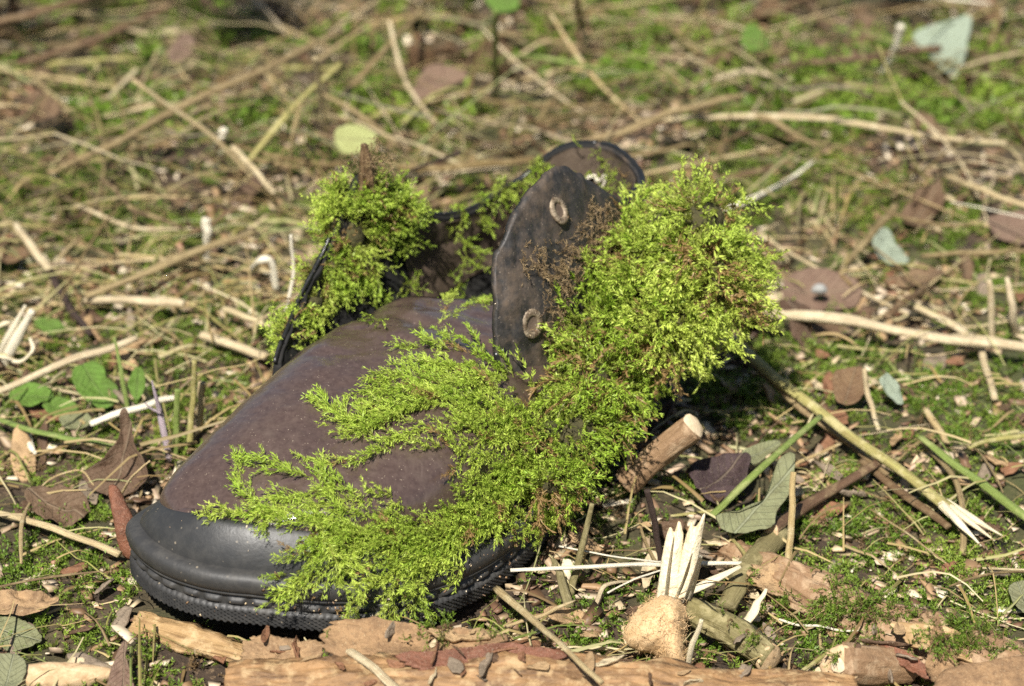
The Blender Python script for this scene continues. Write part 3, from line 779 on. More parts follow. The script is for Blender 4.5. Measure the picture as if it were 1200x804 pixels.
# 4 along the collar edge at the back
PT = np.vstack([WL[124:156, -1]]); ch = []
k = mr.integers(0, len(PT), 90); P = PT[k]+mr.normal(size=(90, 3))*.0022
hang = np.array([.1, -.35, -.6])
ch.append(instance(FINE+TUFTS, P, unit(mr.normal(size=(90, 3))*.55+hang), unit(mr.normal(size=(90, 3))), mr.uniform(.006, .011, 90), np.clip(mr.normal(.4, .2, 90), .09, 1), mr))
k = mr.integers(8, 48, 34); P = WR[::-1][k, -1]+mr.normal(size=(34, 3))*.002-Z_*.004-mr.random((34, 1))*Z_*.006
P -= unit(P-ctr)*.003
ch.append(instance(FINE, P, unit(mr.normal(size=(34, 3))*.7+hang), unit(mr.normal(size=(34, 3))), mr.uniform(.004, .007, 34), np.clip(mr.normal(.3, .2, 34), .02, 1), mr))
for px, py, sc_ in ((535, 275, .010), (545, 300, .008), (470, 330, .008), (440, 370, .010), (435, 385, .009), (470, 345, .007), (528, 350, .009), (700, 190, .008)):
    Pq, nv = cast(px, py, SHOE)
    if Pq is None: continue
    m = 9; ch.append(instance(FINE, Pq+mr.normal(size=(m, 3))*.003+nv*.002, unit(mr.normal(size=(m, 3))*.6+np.array([.3, -.2, .1])), np.tile(nv, (m, 1)), np.full(m, sc_), np.clip(mr.normal(.35, .2, m), .09, 1), mr))
moss_obj('moss_fringe', ch, M['moss'], 'thin moss fringe trailing along the collar edge inside the shoe')

# 5 brown rootlets on the bare part of the right flap
ch = []
for px, py, sd, m in ((622, 305, 9, 60), (640, 312, 9, 60), (705, 258, 14, 150), (690, 280, 12, 150), (668, 305, 12, 130), (652, 330, 9, 100), (648, 395, 7, 80), (648, 360, 8, 90), (720, 280, 12, 100), (430, 205, 9, 110), (425, 245, 9, 60), (395, 240, 9, 20)):
    for _ in range(m//10):
        P, nv = cast(px+mr.normal()*sd, py+mr.normal()*sd, SHOE)
        if P is None: P = Wp((.157, -.04, .098)); nv = np.array([0, -1., 0])
        if px < 450: P, nv = Wp((.158, -.038, .098))+mr.normal(size=3)*.005, np.array([0, -.8, .6])
        n_ = 10
        ch.append(instance(FINE, P+nv*.0012+mr.normal(size=(n_, 3))*.0015, unit(mr.normal(size=(n_, 3))+nv*.35), np.tile(nv, (n_, 1)), mr.uniform(.002, .005, n_), mr.random(n_), mr))
moss_obj('brown_rootlets', ch, M['dead_fibre'], 'dry brown rootlets and dead moss clinging to the flap beside the eyelets', 'rootlets')

# ---------------------------------------------------------------- ground moss, litter
gr = np.random.default_rng(23)
BL = [(100, 665, 130, 50, 1.2), (40, 740, 80, 30, .8), (200, 690, 70, 30, .8), (240, 640, 60, 30, .7), (1000, 640, 130, 45, 1), (1110, 690, 120, 50, 1), (1100, 590, 90, 40, .8), (900, 470, 90, 40, 1), (960, 420, 110, 30, .9), (900, 210, 90, 50, 1), (980, 560, 40, 30, .9), (1080, 460, 80, 30, .7),
      (1120, 110, 90, 50, .9), (960, 100, 100, 35, .7), (60, 215, 90, 40, 1), (150, 270, 120, 30, .9), (300, 250, 60, 30, .6), (230, 150, 130, 30, .6), (600, 60, 220, 30, .5), (60, 420, 70, 40, .6), (280, 370, 50, 30, .4), (850, 100, 60, 50, .5), (1150, 520, 80, 30, .6), (960, 730, 80, 30, .6), (1180, 330, 90, 40, .5), (1060, 250, 110, 40, .6), (460, 130, 60, 25, .4), (700, 110, 90, 25, .5)]
def moss_density(x, y):
    P = np.stack([x, y, hgt(x, y)], -1); px, py = pix(P)
    d = np.zeros(len(x))
    for cx, cy, rx, ry, a in BL: d = np.maximum(d, 1.35*a*np.exp(-(((px-cx)/rx)**2+((py-cy)/ry)**2)*.9))
    d = np.maximum(d, .16+.3*np.clip((y-.35)/.4, 0, 1))
    d = d*(1-.75*np.exp(-(((px-120)/220)**2+((py-40)/90)**2)))
    nz = fbm(x*26+4, y*26, 51, 3)
    return np.clip((d+(nz-.5)*1.6)*1.25, 0, 1)
def scatter(n_, x0, x1, y0, y1, fn):
    x = gr.uniform(x0, x1, n_); y = gr.uniform(y0, y1, n_)
    k = gr.random(n_) < fn(x, y); x, y = x[k], y[k]
    P = np.stack([x, y, hgt(x, y)], -1); o = ~in_shoe(P, -.004)
    return P[o]
P = scatter(34000, -.32, .36, -.34, .22, moss_density)
m = len(P)
var = np.clip(fbm(P[:, 0]*40, P[:, 1]*40, 61, 2)*1.4-.25+gr.normal(size=m)*.13, .09, 1); var = np.where(gr.random(m) < .06, .02, var)
ch = [instance(STARS+TUFTS[:2], P, unit(gr.normal(size=(m, 3))*.5+Z_), unit(gr.normal(size=(m, 3))), gr.uniform(.0038, .0078, m), var, gr)]
P = scatter(36000, -.6, .6, .22, 1.0, moss_density); m = len(P)
var = np.clip(fbm(P[:, 0]*25, P[:, 1]*25, 61, 2)*1.4-.25+gr.normal(size=m)*.15, .09, 1)
ch.append(instance(FARS, P, unit(gr.normal(size=(m, 3))*.5+Z_), unit(gr.normal(size=(m, 3))), gr.uniform(.006, .014, m), var, gr))
moss_obj('ground_moss', ch, M['moss_ground'], 'low green moss carpeting the ground in patches between the straw')

# fine dry grass and fibres, uncountable
def blades(n_, x0, x1, y0, y1, len_, wid, seed, lift=.012, dirbias=.25, nseg=6):
    r = np.random.default_rng(seed)
    x = r.uniform(x0, x1, n_); y = r.uniform(y0, y1, n_); a = r.normal(dirbias, .9, n_)+np.where(r.random(n_) < .5, np.pi, 0)
    L = r.uniform(*len_, n_); k = r.normal(size=n_)*.16; hz = r.random(n_)**2*lift+.001; tilt = r.normal(size=n_)*.16; arc = r.random(n_)*.12
    t = np.linspace(0, 1, nseg)
    ang = a[:, None]+k[:, None]*t
    dx = np.cumsum(np.cos(ang), 1)/nseg*L[:, None]; dy = np.cumsum(np.sin(ang), 1)/nseg*L[:, None]
    X = x[:, None]+dx; Y = y[:, None]+dy
    Zz = hgt(X, Y)+hz[:, None]+np.maximum(tilt[:, None]*L[:, None]*t, -hz[:, None]*.7)+(arc*L)[:, None]*np.sin(np.pi*t)
    w_ = r.uniform(*wid, n_)[:, None]*(1-.6*t)
    nx_, ny_ = -np.sin(ang), np.cos(ang); rz = r.uniform(-.8, .8, n_)[:, None]
    a0 = np.stack([X+nx_*w_, Y+ny_*w_, Zz+rz*w_], -1); b0 = np.stack([X-nx_*w_, Y-ny_*w_, Zz-rz*w_], -1)
    mid = np.stack([X, Y, Zz+w_*.7], -1)
    ok = ~(in_shoe(a0.reshape(-1, 3), .002).reshape(n_, nseg).any(1))
    a0, b0, mid = a0[ok], b0[ok], mid[ok]; vr = r.random(n_)[ok]; n2 = len(a0)
    Q = np.concatenate([np.stack([a0[:, :-1], mid[:, :-1], mid[:, 1:], a0[:, 1:]], 2), np.stack([mid[:, :-1], b0[:, :-1], b0[:, 1:], mid[:, 1:]], 2)], 1)
    return Q.reshape(-1, 3), np.tile(np.repeat(np.r_[t[:-1], t[:-1]], 4), n2), np.repeat(vr, (nseg-1)*2*4)
def grass_mat(name, cols, transl=.2):
    m, t, b = new_mat(name)
    var = node(t, 'ShaderNodeAttribute', attribute_name='var').outputs['Fac']
    c = ramp(t, var, [(k/(len(cols)-1), q) for k, q in enumerate(cols)]).outputs[0]
    t.links.new(c, b.inputs['Base Color']); b.inputs['Roughness'].default_value = .55
    tr = node(t, 'ShaderNodeBsdfTranslucent'); t.links.new(c, tr.inputs[0])
    mx = node(t, 'ShaderNodeMixShader'); mx.inputs[0].default_value = transl
    t.links.new(b.outputs[0], mx.inputs[1]); t.links.new(tr.outputs[0], mx.inputs[2])
    t.links.new(mx.outputs[0], t.nodes['Material Output'].inputs[0]); return m
M['grass'] = grass_mat('dry_grass', [(.16, .10, .045), (.34, .24, .09), (.48, .37, .17), (.22, .15, .07), (.30, .29, .08), (.56, .47, .27), (.15, .20, .04), (.40, .29, .13)])
GBG = [blades(5200, -.6, .6, .12, .95, (.02, .10), (.0003, .0010), 71, lift=.024)]
ch = [blades(2200, -.35, .36, -.33, .15, (.008, .045), (.00025, .0007), 72, lift=.009), blades(700, -.35, .0, -.1, .3, (.02, .07), (.0003, .0008), 73, lift=.016)]
M['grass_bg'] = grass_mat('shade_toned_grass', [(.07, .045, .022), (.17, .12, .045), (.30, .22, .10), (.10, .065, .03), (.15, .14, .04), (.38, .30, .16), (.08, .11, .025), (.21, .145, .065)])  # dry grass palette darkened: background shade put into the colour
moss_obj('shade_toned_grass', GBG, M['grass_bg'], 'blurred tangle of dry grass in shade-darkened colours covering the ground behind the shoe', 'grass')
moss_obj('dry_grass', ch, M['grass'], 'fine dry grass blades strewn over the ground near the shoe', 'grass')

def crumbs(n_, fn, size, seed):
    r = np.random.default_rng(seed); bx = np.array([(-1, -1, -1), (1, -1, -1), (1, 1, -1), (-1, 1, -1), (-1, -1, 1), (1, -1, 1), (1, 1, 1), (-1, 1, 1)], float)
    fc = np.array([(0, 3, 2, 1), (4, 5, 6, 7), (0, 1, 5, 4), (1, 2, 6, 5), (2, 3, 7, 6), (3, 0, 4, 7)])
    x = r.uniform(-.36, .38, n_); y = r.uniform(-.34, .4, n_); k = r.random(n_) < fn(x, y); x, y = x[k], y[k]; n_ = len(x)
    P = np.stack([x, y, hgt(x, y)+.001], -1)
    k = ~in_shoe(P, .002); P = P[k]; n_ = len(P)
    s = r.uniform(*size, (n_, 1))*np.stack([r.uniform(.6, 1.8, n_), r.uniform(.35, .8, n_), r.uniform(.08, .3, n_)], -1)
    a = r.uniform(0, 6.28, n_); b = r.normal(size=n_)*.35; v = bx[None]*s[:, None]*(1+.35*r.normal(size=(n_, 8, 3)))
    ca, sa = np.cos(a)[:, None], np.sin(a)[:, None]; cb, sb = np.cos(b)[:, None], np.sin(b)[:, None]
    X, Y, Zv = v[..., 0], v[..., 1], v[..., 2]
    X, Zv = X*cb-Zv*sb, X*sb+Zv*cb; X, Y = X*ca-Y*sa, X*sa+Y*ca
    v = np.stack([X, Y, Zv], -1)+P[:, None]
    F = (fc[None]+np.arange(n_)[:, None, None]*8).reshape(-1, 4)
    return v.reshape(-1, 3), F, np.repeat(r.random(n_), 8)
M['crumb'] = grass_mat('litter_crumbs', [(.10, .055, .03), (.22, .13, .065), (.36, .23, .12), (.14, .075, .045), (.56, .44, .27), (.20, .12, .07), (.68, .58, .42), (.26, .13, .07)], 0.)
V, F, vr = crumbs(34000, lambda x, y: .25+.9*np.clip((fbm(x*18+1, y*18, 81, 3)-.4)*3, 0, 1)*(1-.6*moss_density(x, y)), (.0006, .0030), 82)
o = obj('leaf_litter', mesh('leaf_litter', V, F, smooth=False, attrs={'var': vr}), M['crumb']); o['kind'] = 'stuff'; o['label'] = 'crumbled bark and leaf litter strewn over the soil'; o['category'] = 'litter'

# grit and crumbs stuck to the shoe
gt = np.random.default_rng(77); GP = []
for cx, cy, sx, sy, m in ((480, 392, 60, 12, 260), (600, 300, 14, 50, 260), (690, 262, 20, 14, 160), (400, 470, 110, 60, 110), (300, 560, 90, 40, 40), (430, 712, 120, 10, 90), (590, 660, 40, 24, 110), (590, 390, 8, 60, 120)):
    for _ in range(m):
        Pq, nv = cast(cx+gt.normal()*sx, cy+gt.normal()*sy, SHOE)
        if Pq is not None: GP.append(np.r_[Pq, nv])
GP = np.array(GP); m = len(GP)
bx = np.array([(-1, -1, -1), (1, -1, -1), (1, 1, -1), (-1, 1, -1), (-1, -1, 1), (1, -1, 1), (1, 1, 1), (-1, 1, 1)], float)
fc = np.array([(0, 3, 2, 1), (4, 5, 6, 7), (0, 1, 5, 4), (1, 2, 6, 5), (2, 3, 7, 6), (3, 0, 4, 7)])
N_ = GP[:, 3:]; X_ = unit(np.cross(N_, gt.normal(size=(m, 3)))); Y_ = np.cross(N_, X_)
sz = (.00010+.00032*gt.random((m, 1))**2.5)*np.stack([gt.uniform(.7, 2.4, m), gt.uniform(.5, 1.1, m), gt.uniform(.3, .7, m)], -1)
v = bx[None]*sz[:, None]*(1+.3*gt.normal(size=(m, 8, 3)))
v = GP[:, None, :3]+v[..., :1]*X_[:, None]+v[..., 1:2]*Y_[:, None]+v[..., 2:]*N_[:, None]
o = obj('grit', mesh('grit', v.reshape(-1, 3), (fc[None]+np.arange(m)[:, None, None]*8).reshape(-1, 4), smooth=False, attrs={'var': np.repeat(gt.random(m), 8)}), M['crumb'])
o['kind'] = 'stuff'; o['label'] = 'soil grit and crumbs stuck to the leather and sole of the shoe'; o['category'] = 'grit'

# ---------------------------------------------------------------- shaped pieces
def piece_mesh(name, poly, nrm, th, curl=0., dome=.3, rag=.04, seed=0, n=44, wave=.0):
    """solid piece with an irregular outline (points in space), thickness th along nrm, curled edges"""
    nrm = unit(np.asarray(nrm, float)); P = np.asarray(poly, float); c = P.mean(0)
    P = resample(crom_closed(P, n*3), n, True)
    r = np.random.default_rng(seed+5); size = np.linalg.norm(P-c, axis=1).mean()
    aa = np.arange(n)*2*np.pi/n
    P = c+(P-c)*(1+rag*.7*r.normal(size=n)+rag*5*(fbm(np.cos(aa)*3+seed*3.1, np.sin(aa)*3, seed, 4)-.5))[:, None]
    rows = []; e1 = unit(P[0]-c); e2 = np.cross(nrm, e1)
    def hgtf(Q, rr):
        a = (Q-c)@e1/size; b = (Q-c)@e2/size
        return curl*size*(rr**2)*(.6+.8*(vnoise(a*1.5+seed, b*1.5, seed)))+wave*size*(vnoise(a*2.5+9, b*2.5+seed, seed+3)-.5)*2
    for rr, z in ((1, .0), (.98, .35), (.9, .5), (.78, .5+dome*.16), (.65, .5+dome*.3), (.5, .5+dome*.38), (.33, .5+dome*.45), (.16, .5+dome*.48)):
        Q = c+(P-c)*rr; rows.append(Q+nrm[None]*(z*th+hgtf(Q, rr))[:, None])
    tops = len(rows)
    V, F = loopband(rows); F = [tuple(map(int, f)) for f in F]
    V = list(V); k = (tops-1)*n; V.append(c+nrm*(th*(.5+dome*.5)+hgtf(c[None], np.array([0.]))[0])); ci = len(V)-1
    F += [(k+i, k+(i+1) % n, ci) for i in range(n)]
    rows2 = []
    for rr in (.9, .5):
        Q = c+(P-c)*rr; rows2.append(Q+nrm[None]*(-.5*th+hgtf(Q, rr))[:, None])
    b0 = len(V); V += list(rows2[0])+list(rows2[1]); F += [(i, b0+i, b0+(i+1) % n, (i+1) % n) for i in range(n)]
    F += [(b0+i, b0+n+i, b0+n+(i+1) % n, b0+(i+1) % n) for i in range(n)] + [tuple(b0+n+i for i in range(n))[::-1]]
    V = np.array(V); u_, s_, vt = np.linalg.svd((P-c)-np.outer((P-c)@nrm, nrm), full_matrices=False)
    V += nrm[None]*((fbm((V-c)@vt[0]*260+seed, (V-c)@vt[1]*260, seed+7, 3)-.5)*min(th*1.1, .0016))[:, None]
    lf = np.stack([(V-c)@vt[0]/size, (V-c)@vt[1]/size, 0*V[:, 0]+seed], -1)
    return mesh(name, V, F, attrs={'lf': lf})
def pixpoly(pixels, base, nrm):
    b = at(*base); return np.array([onplane(x, y, b, unit(np.asarray(nrm, float))) for x, y in pixels])
def piece(name, label, cat, pixels, base, nrm, th, mat, group=None, parent=None, **kw):
    P = pixpoly(pixels, base, nrm); me = piece_mesh(name, P, nrm, th, **kw)
    if parent: return obj(name, me, mat, parent)
    o = obj(name, me, mat); tag(o, label, cat, group); return o
def stalk(name, label, cat, pts, r, mat, group=None, seg=10, n=16, nz=.22, parent=None, flat=.72, seed=None):
    P = np.array([at(*p) for p in pts]); kr = np.random.default_rng(len(bpy.data.objects))
    P = crom(P, 2*len(P)+1); P[1:-1] += kr.normal(size=P[1:-1].shape)*(0 if parent else min(.0003, r[0]*.16)); n = max(n, 26)
    v, f, st = tube(P, r, seg, n, nz, flat=flat, seed=len(bpy.data.objects) % 97 if seed is None else seed)
    o = obj(name, mesh(name, v, f, attrs={'st': st}), mat, parent)
    if parent is None and label: tag(o, label, cat, group)
    return o
def disc_end(parent, C, nrm, r, mat, name='cut_end', seed=0, bulge=.25):
    nrm = unit(np.asarray(nrm, float)); x = unit(np.cross(nrm, [0.1, .2, 1])); y = np.cross(nrm, x)
    a = np.linspace(0, 2*np.pi, 22, endpoint=False); rr = r*(1+.07*np.sin(a*3+seed)+.04*np.sin(a*7+seed*2))
    rows = [C+(np.cos(a)*rr*f)[:, None]*x+(np.sin(a)*rr*f)[:, None]*y+nrm*r*z for f, z in ((1, -.15), (1, .03), (.92, .10), (.6, .10+bulge*.3), (.3, .1+bulge*.5))]
    V, F = loopband(rows); V = np.vstack([V, C+nrm*r*(.1+bulge*.6)]); k = len(rows)*22-22
    F = [tuple(map(int, f)) for f in F]+[(k+i, k+(i+1) % 22, len(V)-1) for i in range(22)]
    return obj(name, mesh(name, V, F), mat, parent)

ST = 'hand-sized straw stalks around the shoe'
def straw(label, pts, r, mat='straw', name='straw_stalk', cat='straw', **kw): return stalk(name, label, cat, pts, r, M[mat], 'single stalks and twigs around the shoe', **kw)
# right of the shoe
straw('long thick pale straw stalk running right from the big moss cushion', [(868, 368, .012), (960, 371, .014), (1030, 382, .013), (1110, 398, .012), (1215, 408, .012)], [.0026, .0028, .0026, .0027], 'straw_pink')
straw('pale straw crossing under the long thick stalk at right', [(1066, 356, .012), (1135, 392, .006), (1150, 415, .005), (1166, 468, .004)], [.0020, .0018, .0014], 'straw_pink')
o = straw('greenish stalk slanting down right from the moss cushion to a white torn end', [(862, 398, .02), (905, 440, .016), (962, 484, .014), (1060, 555, .010), (1115, 598, .009)], [.0018, .0022, .0022, .0024], 'greenish')
for k, (p, e) in enumerate((((1098, 582), (1166, 634)), ((1102, 588), (1150, 640)), ((1104, 592), (1140, 628)), ((1108, 588), (1175, 628)))):
    stalk('torn_fibre', None, None, [(*p, .010), ((p[0]+e[0])/2, (p[1]+e[1])/2, .011), (*e, .006)], [.0016, .0014, .0003], M['splinter'], parent=o)
straw('brown straw lying just under the greenish slanting stalk', [(866, 410, .014), (930, 470, .010), (985, 512, .007), (1040, 556, .005)], [.0015, .0015, .001], 'straw_bg')
straw('dark brown twig beneath the torn white stalk end', [(1010, 540, .006), (1060, 580, .006), (1112, 618, .006)], [.0016, .0018, .0016], 'brown_twig', 'twig', 'twig')
straw('fresh green stem at the right edge pointing to the corner', [(1078, 512, .010), (1130, 552, .009), (1215, 615, .010)], [.0012, .0017, .0018], 'green_stem', 'green_stem', 'stem')
straw('olive green stem leaning over the grey-green leaf', [(832, 606, .006), (880, 560, .016), (962, 488, .018)], [.0015, .0015, .0011], 'green_stem', 'green_stem', 'stem')
o = straw('brown twig with a round cut end beside the grey-green leaf', [(904, 622, .008), (950, 588, .008), (1030, 541, .008)], [.0030, .0024, .0016], 'brown_twig', 'twig', 'twig')
disc_end(o, at(904, 622, .008), (-.7, -.6, .25), .0030, M['cut'])
straw('mossy rotting twig continuing below the round cut twig end', [(915, 622, .004), (880, 664, .006), (850, 712, .006)], [.0045, .005, .0035], 'mossy_twig', 'twig', 'twig', nz=.3)
straw('straight upright pale stick standing in front of the grey-green leaf', [(924, 662, .003), (927, 610, .018), (930, 553, .034)], [.0012, .0011, .0010])
straw('brown stick slanting up behind the brown leaf with the shell', [(983, 320, .006), (1015, 282, .014), (1051, 240, .02)], [.0017, .0018, .0016], 'straw_bg', 'stick', 'stick')
straw('short brown stick resting on the long thick stalk', [(1038, 372, .014), (1062, 352, .016), (1086, 334, .014)], [.0015, .0016, .0012], 'brown_twig', 'twig', 'twig')
straw('thin brown stem curving down beside the white torn stalk end', [(1082, 520, .004), (1118, 560, .01), (1128, 600, .01), (1128, 650, .004)], [.0009, .0011, .0012], 'straw_bg')
straw('upright tan stub near the right edge above the long stalk', [(1163, 400, .002), (1161, 350, .022), (1158, 328, .03)], [.0014, .0013, .001], 'straw_pink')
straw('leaning tan stub at the right edge beside the upright one', [(1192, 398, .002), (1186, 360, .02), (1180, 325, .03)], [.0018, .0016, .0009], 'straw_pink')
straw('thin dry stem at right pointing up between the two mossy hummocks', [(1030, 505, .002), (1018, 465, .012), (1013, 432, .022)], [.001, .0011, .0009], 'straw_pink')
straw('short tan straw lying at right below the curled dead leaf', [(1085, 480, .004), (1100, 505, .004), (1110, 520, .004)], [.0013, .0014, .0012])
straw('yellow-green grass stem entering from the right edge', [(1135, 525, .006), (1165, 515, .008), (1210, 508, .01)], [.001, .0012, .0012], 'greenish')
straw('slim pale straw lying between mossy twig and log at right', [(905, 560, .006), (940, 540, .006), (985, 520, .006)], [.001, .001, .0006])
# branch stub and splintered stick
br = empty('branch_stub', at(770, 530)); tag(br, 'short barked branch stub with a pale cut end under the moss cushion', 'branch')
Pa = at(735, 566, .006); Pb = Pa+np.array([.0225, -.002, .0235])
v, f, st = tube([Pa, (Pa+Pb)/2+Z_*.001, Pb], [.0052, .0048, .0050], 40, 50, .10, ridge=.18)
put(obj('bark', mesh('bark', v, f, attrs={'st': st}), M['bark'], br), br.location)
put(disc_end(br, Pb, unit(Pb-Pa)+np.array([.1, -.6, .0]), .0048, M['heart']), br.location)
sp = empty('splintered_stick', at(790, 705)); tag(sp, 'white splintered stick standing upright behind the tan felt lump', 'stick')
sr = np.random.default_rng(4)
M['plate'] = leaf_mat('splintered_wood', [(.80, .72, .54), (.76, .66, .46)], (.58, .42, .20), transl=0, veins=0, sp=.5, fleck=(.9, .85, .72))
for k, pl in enumerate(([(771, 708), (774, 672), (780, 634), (786, 618), (791, 624), (796, 611), (801, 626), (799, 668), (793, 708)], [(788, 708), (796, 662), (804, 628), (810, 612), (815, 618), (826, 602), (822, 634), (814, 672), (803, 708)], [(782, 708), (790, 680), (800, 640), (806, 640), (804, 675), (798, 708)])):
    put(piece('splinter', None, None, pl, (790, 708, .006-.002*(k == 2)), (.15-.25*k, -.92, .35), .0022, M['plate'], parent=sp, rag=.018, seed=70+k, n=100, curl=-.12, dome=.8), sp.location)
for k in range(4):
    x0 = 774+sr.uniform(0, 34); tx = x0+18+sr.normal()*9; ty = 612+abs(sr.normal())*24
    o = stalk('splinter', None, None, [(x0, 708, .008), ((x0+tx)/2+sr.normal()*1.2, (708+ty)/2, .028+sr.normal()*.002), (tx, ty, .049+sr.normal()*.004)], [.0007, .0007, .0005, .0002], M['splinter'], parent=sp, flat=.6, nz=.3, seed=k); put(o, sp.location)
o = straw('pale splint with a torn tip leaning right of the tan felt lump', [(775, 712, .008), (815, 690, .012), (868, 664, .014)], [.0008, .0012, .0020, .0008], 'splinter', 'splint', 'splint', flat=.5)
straw('long thin white straw lying level below the right side of the shoe', [(598, 668, .012), (700, 664, .013), (780, 661, .012), (872, 660, .008)], [.0008, .0010, .0012, .0010], 'white_straw')
straw('hair-thin white fibre slanting over the level white straw', [(655, 640, .01), (720, 652, .014), (800, 662, .01)], [.0004, .0004, .0003], 'white_straw', 'fibre', 'fibre')
straw('hair-thin white fibre curving below the level white straw', [(712, 695, .008), (745, 678, .012), (785, 665, .012)], [.0004, .0004, .0003], 'white_straw', 'fibre', 'fibre')
straw('pale straw leaning across the front log from the sole edge', [(582, 690, .008), (620, 722, .016), (660, 758, .022), (705, 800, .026)], [.0015, .0014, .0011, .0009], 'straw')
straw('grey brown splint leaning down from under the sole to the frame edge', [(380, 740, .010), (420, 770, .018), (470, 812, .022)], [.0016, .0016, .0016], 'straw_pink', 'splint', 'splint', flat=.5)
straw('mossy olive stem standing right of the sole below the moss', [(668, 698, .002), (680, 650, .016), (694, 590, .034)], [.0014, .0013, .0009], 'mossy_twig', 'stem', 'stem')
straw('bent mossy stem beside the standing olive stem', [(668, 712, .002), (655, 672, .012), (648, 655, .016)], [.0018, .0014, .0008], 'mossy_twig', 'stem', 'stem')
straw('thin dark twig standing near the branch stub', [(775, 668, .002), (768, 615, .02), (758, 574, .034)], [.0012, .0011, .0010], 'dark_twig', 'twig', 'twig')
straw('pale dry stalk standing at the corner of the branch stub', [(740, 575, .002), (738, 540, .014), (736, 505, .024)], [.0013, .0013, .0011], 'straw')
tw = empty('mossy_branch', at(850, 745)); tag(tw, 'mottled olive branch with a round cut end right of the tan felt lump', 'branch')
Pa, Pb = at(808, 718, .010), at(902, 772, .010)
v, f, st = tube([Pa, (Pa+Pb)/2+Z_*.002, Pb], [.0045, .0052, .0052], 40, 60, .25, ridge=.4); put(obj('bark', mesh('bark', v, f, attrs={'st': st}), M['mossy_twig'], tw), tw.location)
put(disc_end(tw, Pb, unit(Pb-Pa)+np.array([.1, -.5, .1]), .0050, M['cut']), tw.location)
straw('thin pale splinter beside the tan felt lump leaning right', [(803, 788, .004), (812, 755, .016), (822, 726, .026)], [.0008, .0009, .0006], 'splinter', 'splint', 'splint')
straw('grey white splinter leaning behind the mottled olive branch', [(868, 742, .006), (884, 715, .014), (898, 690, .020)], [.0020, .0018, .0006], 'splinter', 'splint', 'splint', flat=.5)
# tan lump
lump = piece('felt_lump', 'tan felty wedge-shaped lump in front of the splintered stick', 'plant gall', [(760, 702), (775, 697), (796, 702), (806, 715), (805, 745), (806, 775), (801, 790), (786, 786), (772, 766), (752, 760), (737, 752), (733, 738), (745, 718)], (780, 770, .010), (.12, -.62, .70), .007, M['felt'], curl=-.30, dome=1.6, rag=.03, seed=3, wave=.12, n=90)
# logs
lg = empty('log', at(640, 800)); tag(lg, 'orange-brown peeling log lying along the bottom edge in front of the toe', 'log')
P = [at(270, 815, .004), at(420, 815, .006), at(600, 812, .006), at(800, 822, .006), at(1000, 828, .006)]
v, f, st = tube(P, [.0105, .0125, .0125, .0115, .0105], 90, 200, .14, ridge=.22); put(obj('wood', mesh('wood', v, f, attrs={'st': st}), M['log'], lg), lg.location)
for k, (poly, base, nr, mt) in enumerate((
    ([(375, 740), (430, 733), (500, 738), (560, 748), (592, 752), (575, 765), (520, 772), (450, 772), (385, 772)], (470, 760, .014), (.0, -.35, 1), 'bark_plate'),
    ([(290, 755), (340, 752), (378, 762), (372, 790), (330, 806), (292, 800)], (335, 780, .012), (-.1, -.3, 1), 'bark_plate'),
    ([(470, 772), (520, 765), (600, 760), (660, 768), (650, 778), (560, 785), (490, 790)], (560, 775, .016), (.05, -.5, 1), 'red_bark'),
    ([(500, 742), (540, 738), (580, 745), (570, 752), (520, 752)], (540, 746, .014), (.1, -.2, 1), 'bark_plate'))):
    p_ = piece('bark_plate', None, None, poly, base, nr, .0016, M[mt], parent=lg, curl=.14, rag=.05, seed=20+k, wave=.10, n=110); put(p_, lg.location)
rw = empty('rotten_wood', at(230, 755)); tag(rw, 'pale rotten wood piece lying under the toe of the sole', 'wood')
P = [at(160, 732, .001), at(220, 750, .003), at(300, 772, .002)]
v, f, st = tube(P, [.005, .0065, .0045], 40, 80, .35, flat=.7, ridge=.5); put(obj('wood', mesh('wood', v, f, attrs={'st': st}), M['rotten'], rw), rw.location)
lr = empty('log', at(1040, 720)); tag(lr, 'mossy half-peeled log lying at right toward the corner', 'log')
P = [at(850, 652, -.004), at(930, 690, .000), at(1040, 738, .002), at(1130, 775, .003), at(1230, 812, .003)]
v, f, st = tube(P, [.006, .0095, .0105, .011, .010], 80, 160, .22, ridge=.32); put(obj('wood', mesh('wood', v, f, attrs={'st': st}), M['bark'], lr), lr.location)
for k, (poly, base, nr, mt) in enumerate((
    ([(1050, 735), (1100, 740), (1150, 760), (1190, 785), (1140, 780), (1090, 768), (1055, 752)], (1110, 758, .012), (.1, -.4, 1), 'rotten'),
    ([(880, 672), (920, 668), (960, 680), (970, 700), (930, 705), (890, 695)], (925, 688, .009), (.05, -.3, 1), 'bark_plate'),
    ([(1085, 790), (1092, 740), (1098, 715), (1106, 738), (1125, 785), (1110, 795)], (1105, 790, .010), (-.2, -1, .25), 'bark_plate'),
    ([(1030, 755), (1070, 772), (1105, 795), (1095, 800), (1050, 780)], (1068, 778, .010), (-.1, -.6, 1), 'red_bark'))):
    p_ = piece('bark_plate', None, None, poly, base, nr, .0016, M[mt], parent=lr, curl=.18, rag=.06, seed=40+k, wave=.12, n=90); put(p_, lr.location)
cb = empty('cut_branch', at(1000, 785)); tag(cb, 'thick cut branch facing the camera with a pale round end below the right log', 'branch')
Pb = at(984, 780, .016)
Pa = Pb+np.array([.024, .014, -.010])
v, f, st = tube([Pb, (Pa+Pb)/2, Pa], [.0066, .0068, .0064], 40, 40, .12, ridge=.25); put(obj('bark', mesh('bark', v, f, attrs={'st': st}), M['bark'], cb), cb.location)
put(disc_end(cb, Pb, (-.45, -.75, .45), .0064, M['cut'], bulge=.1), cb.location)
put(disc_end(cb, Pb+unit(np.array([-.45, -.75, .45]))*.0016, (-.45, -.75, .45), .0024, M['heart'], name='pith', bulge=.1), cb.location)
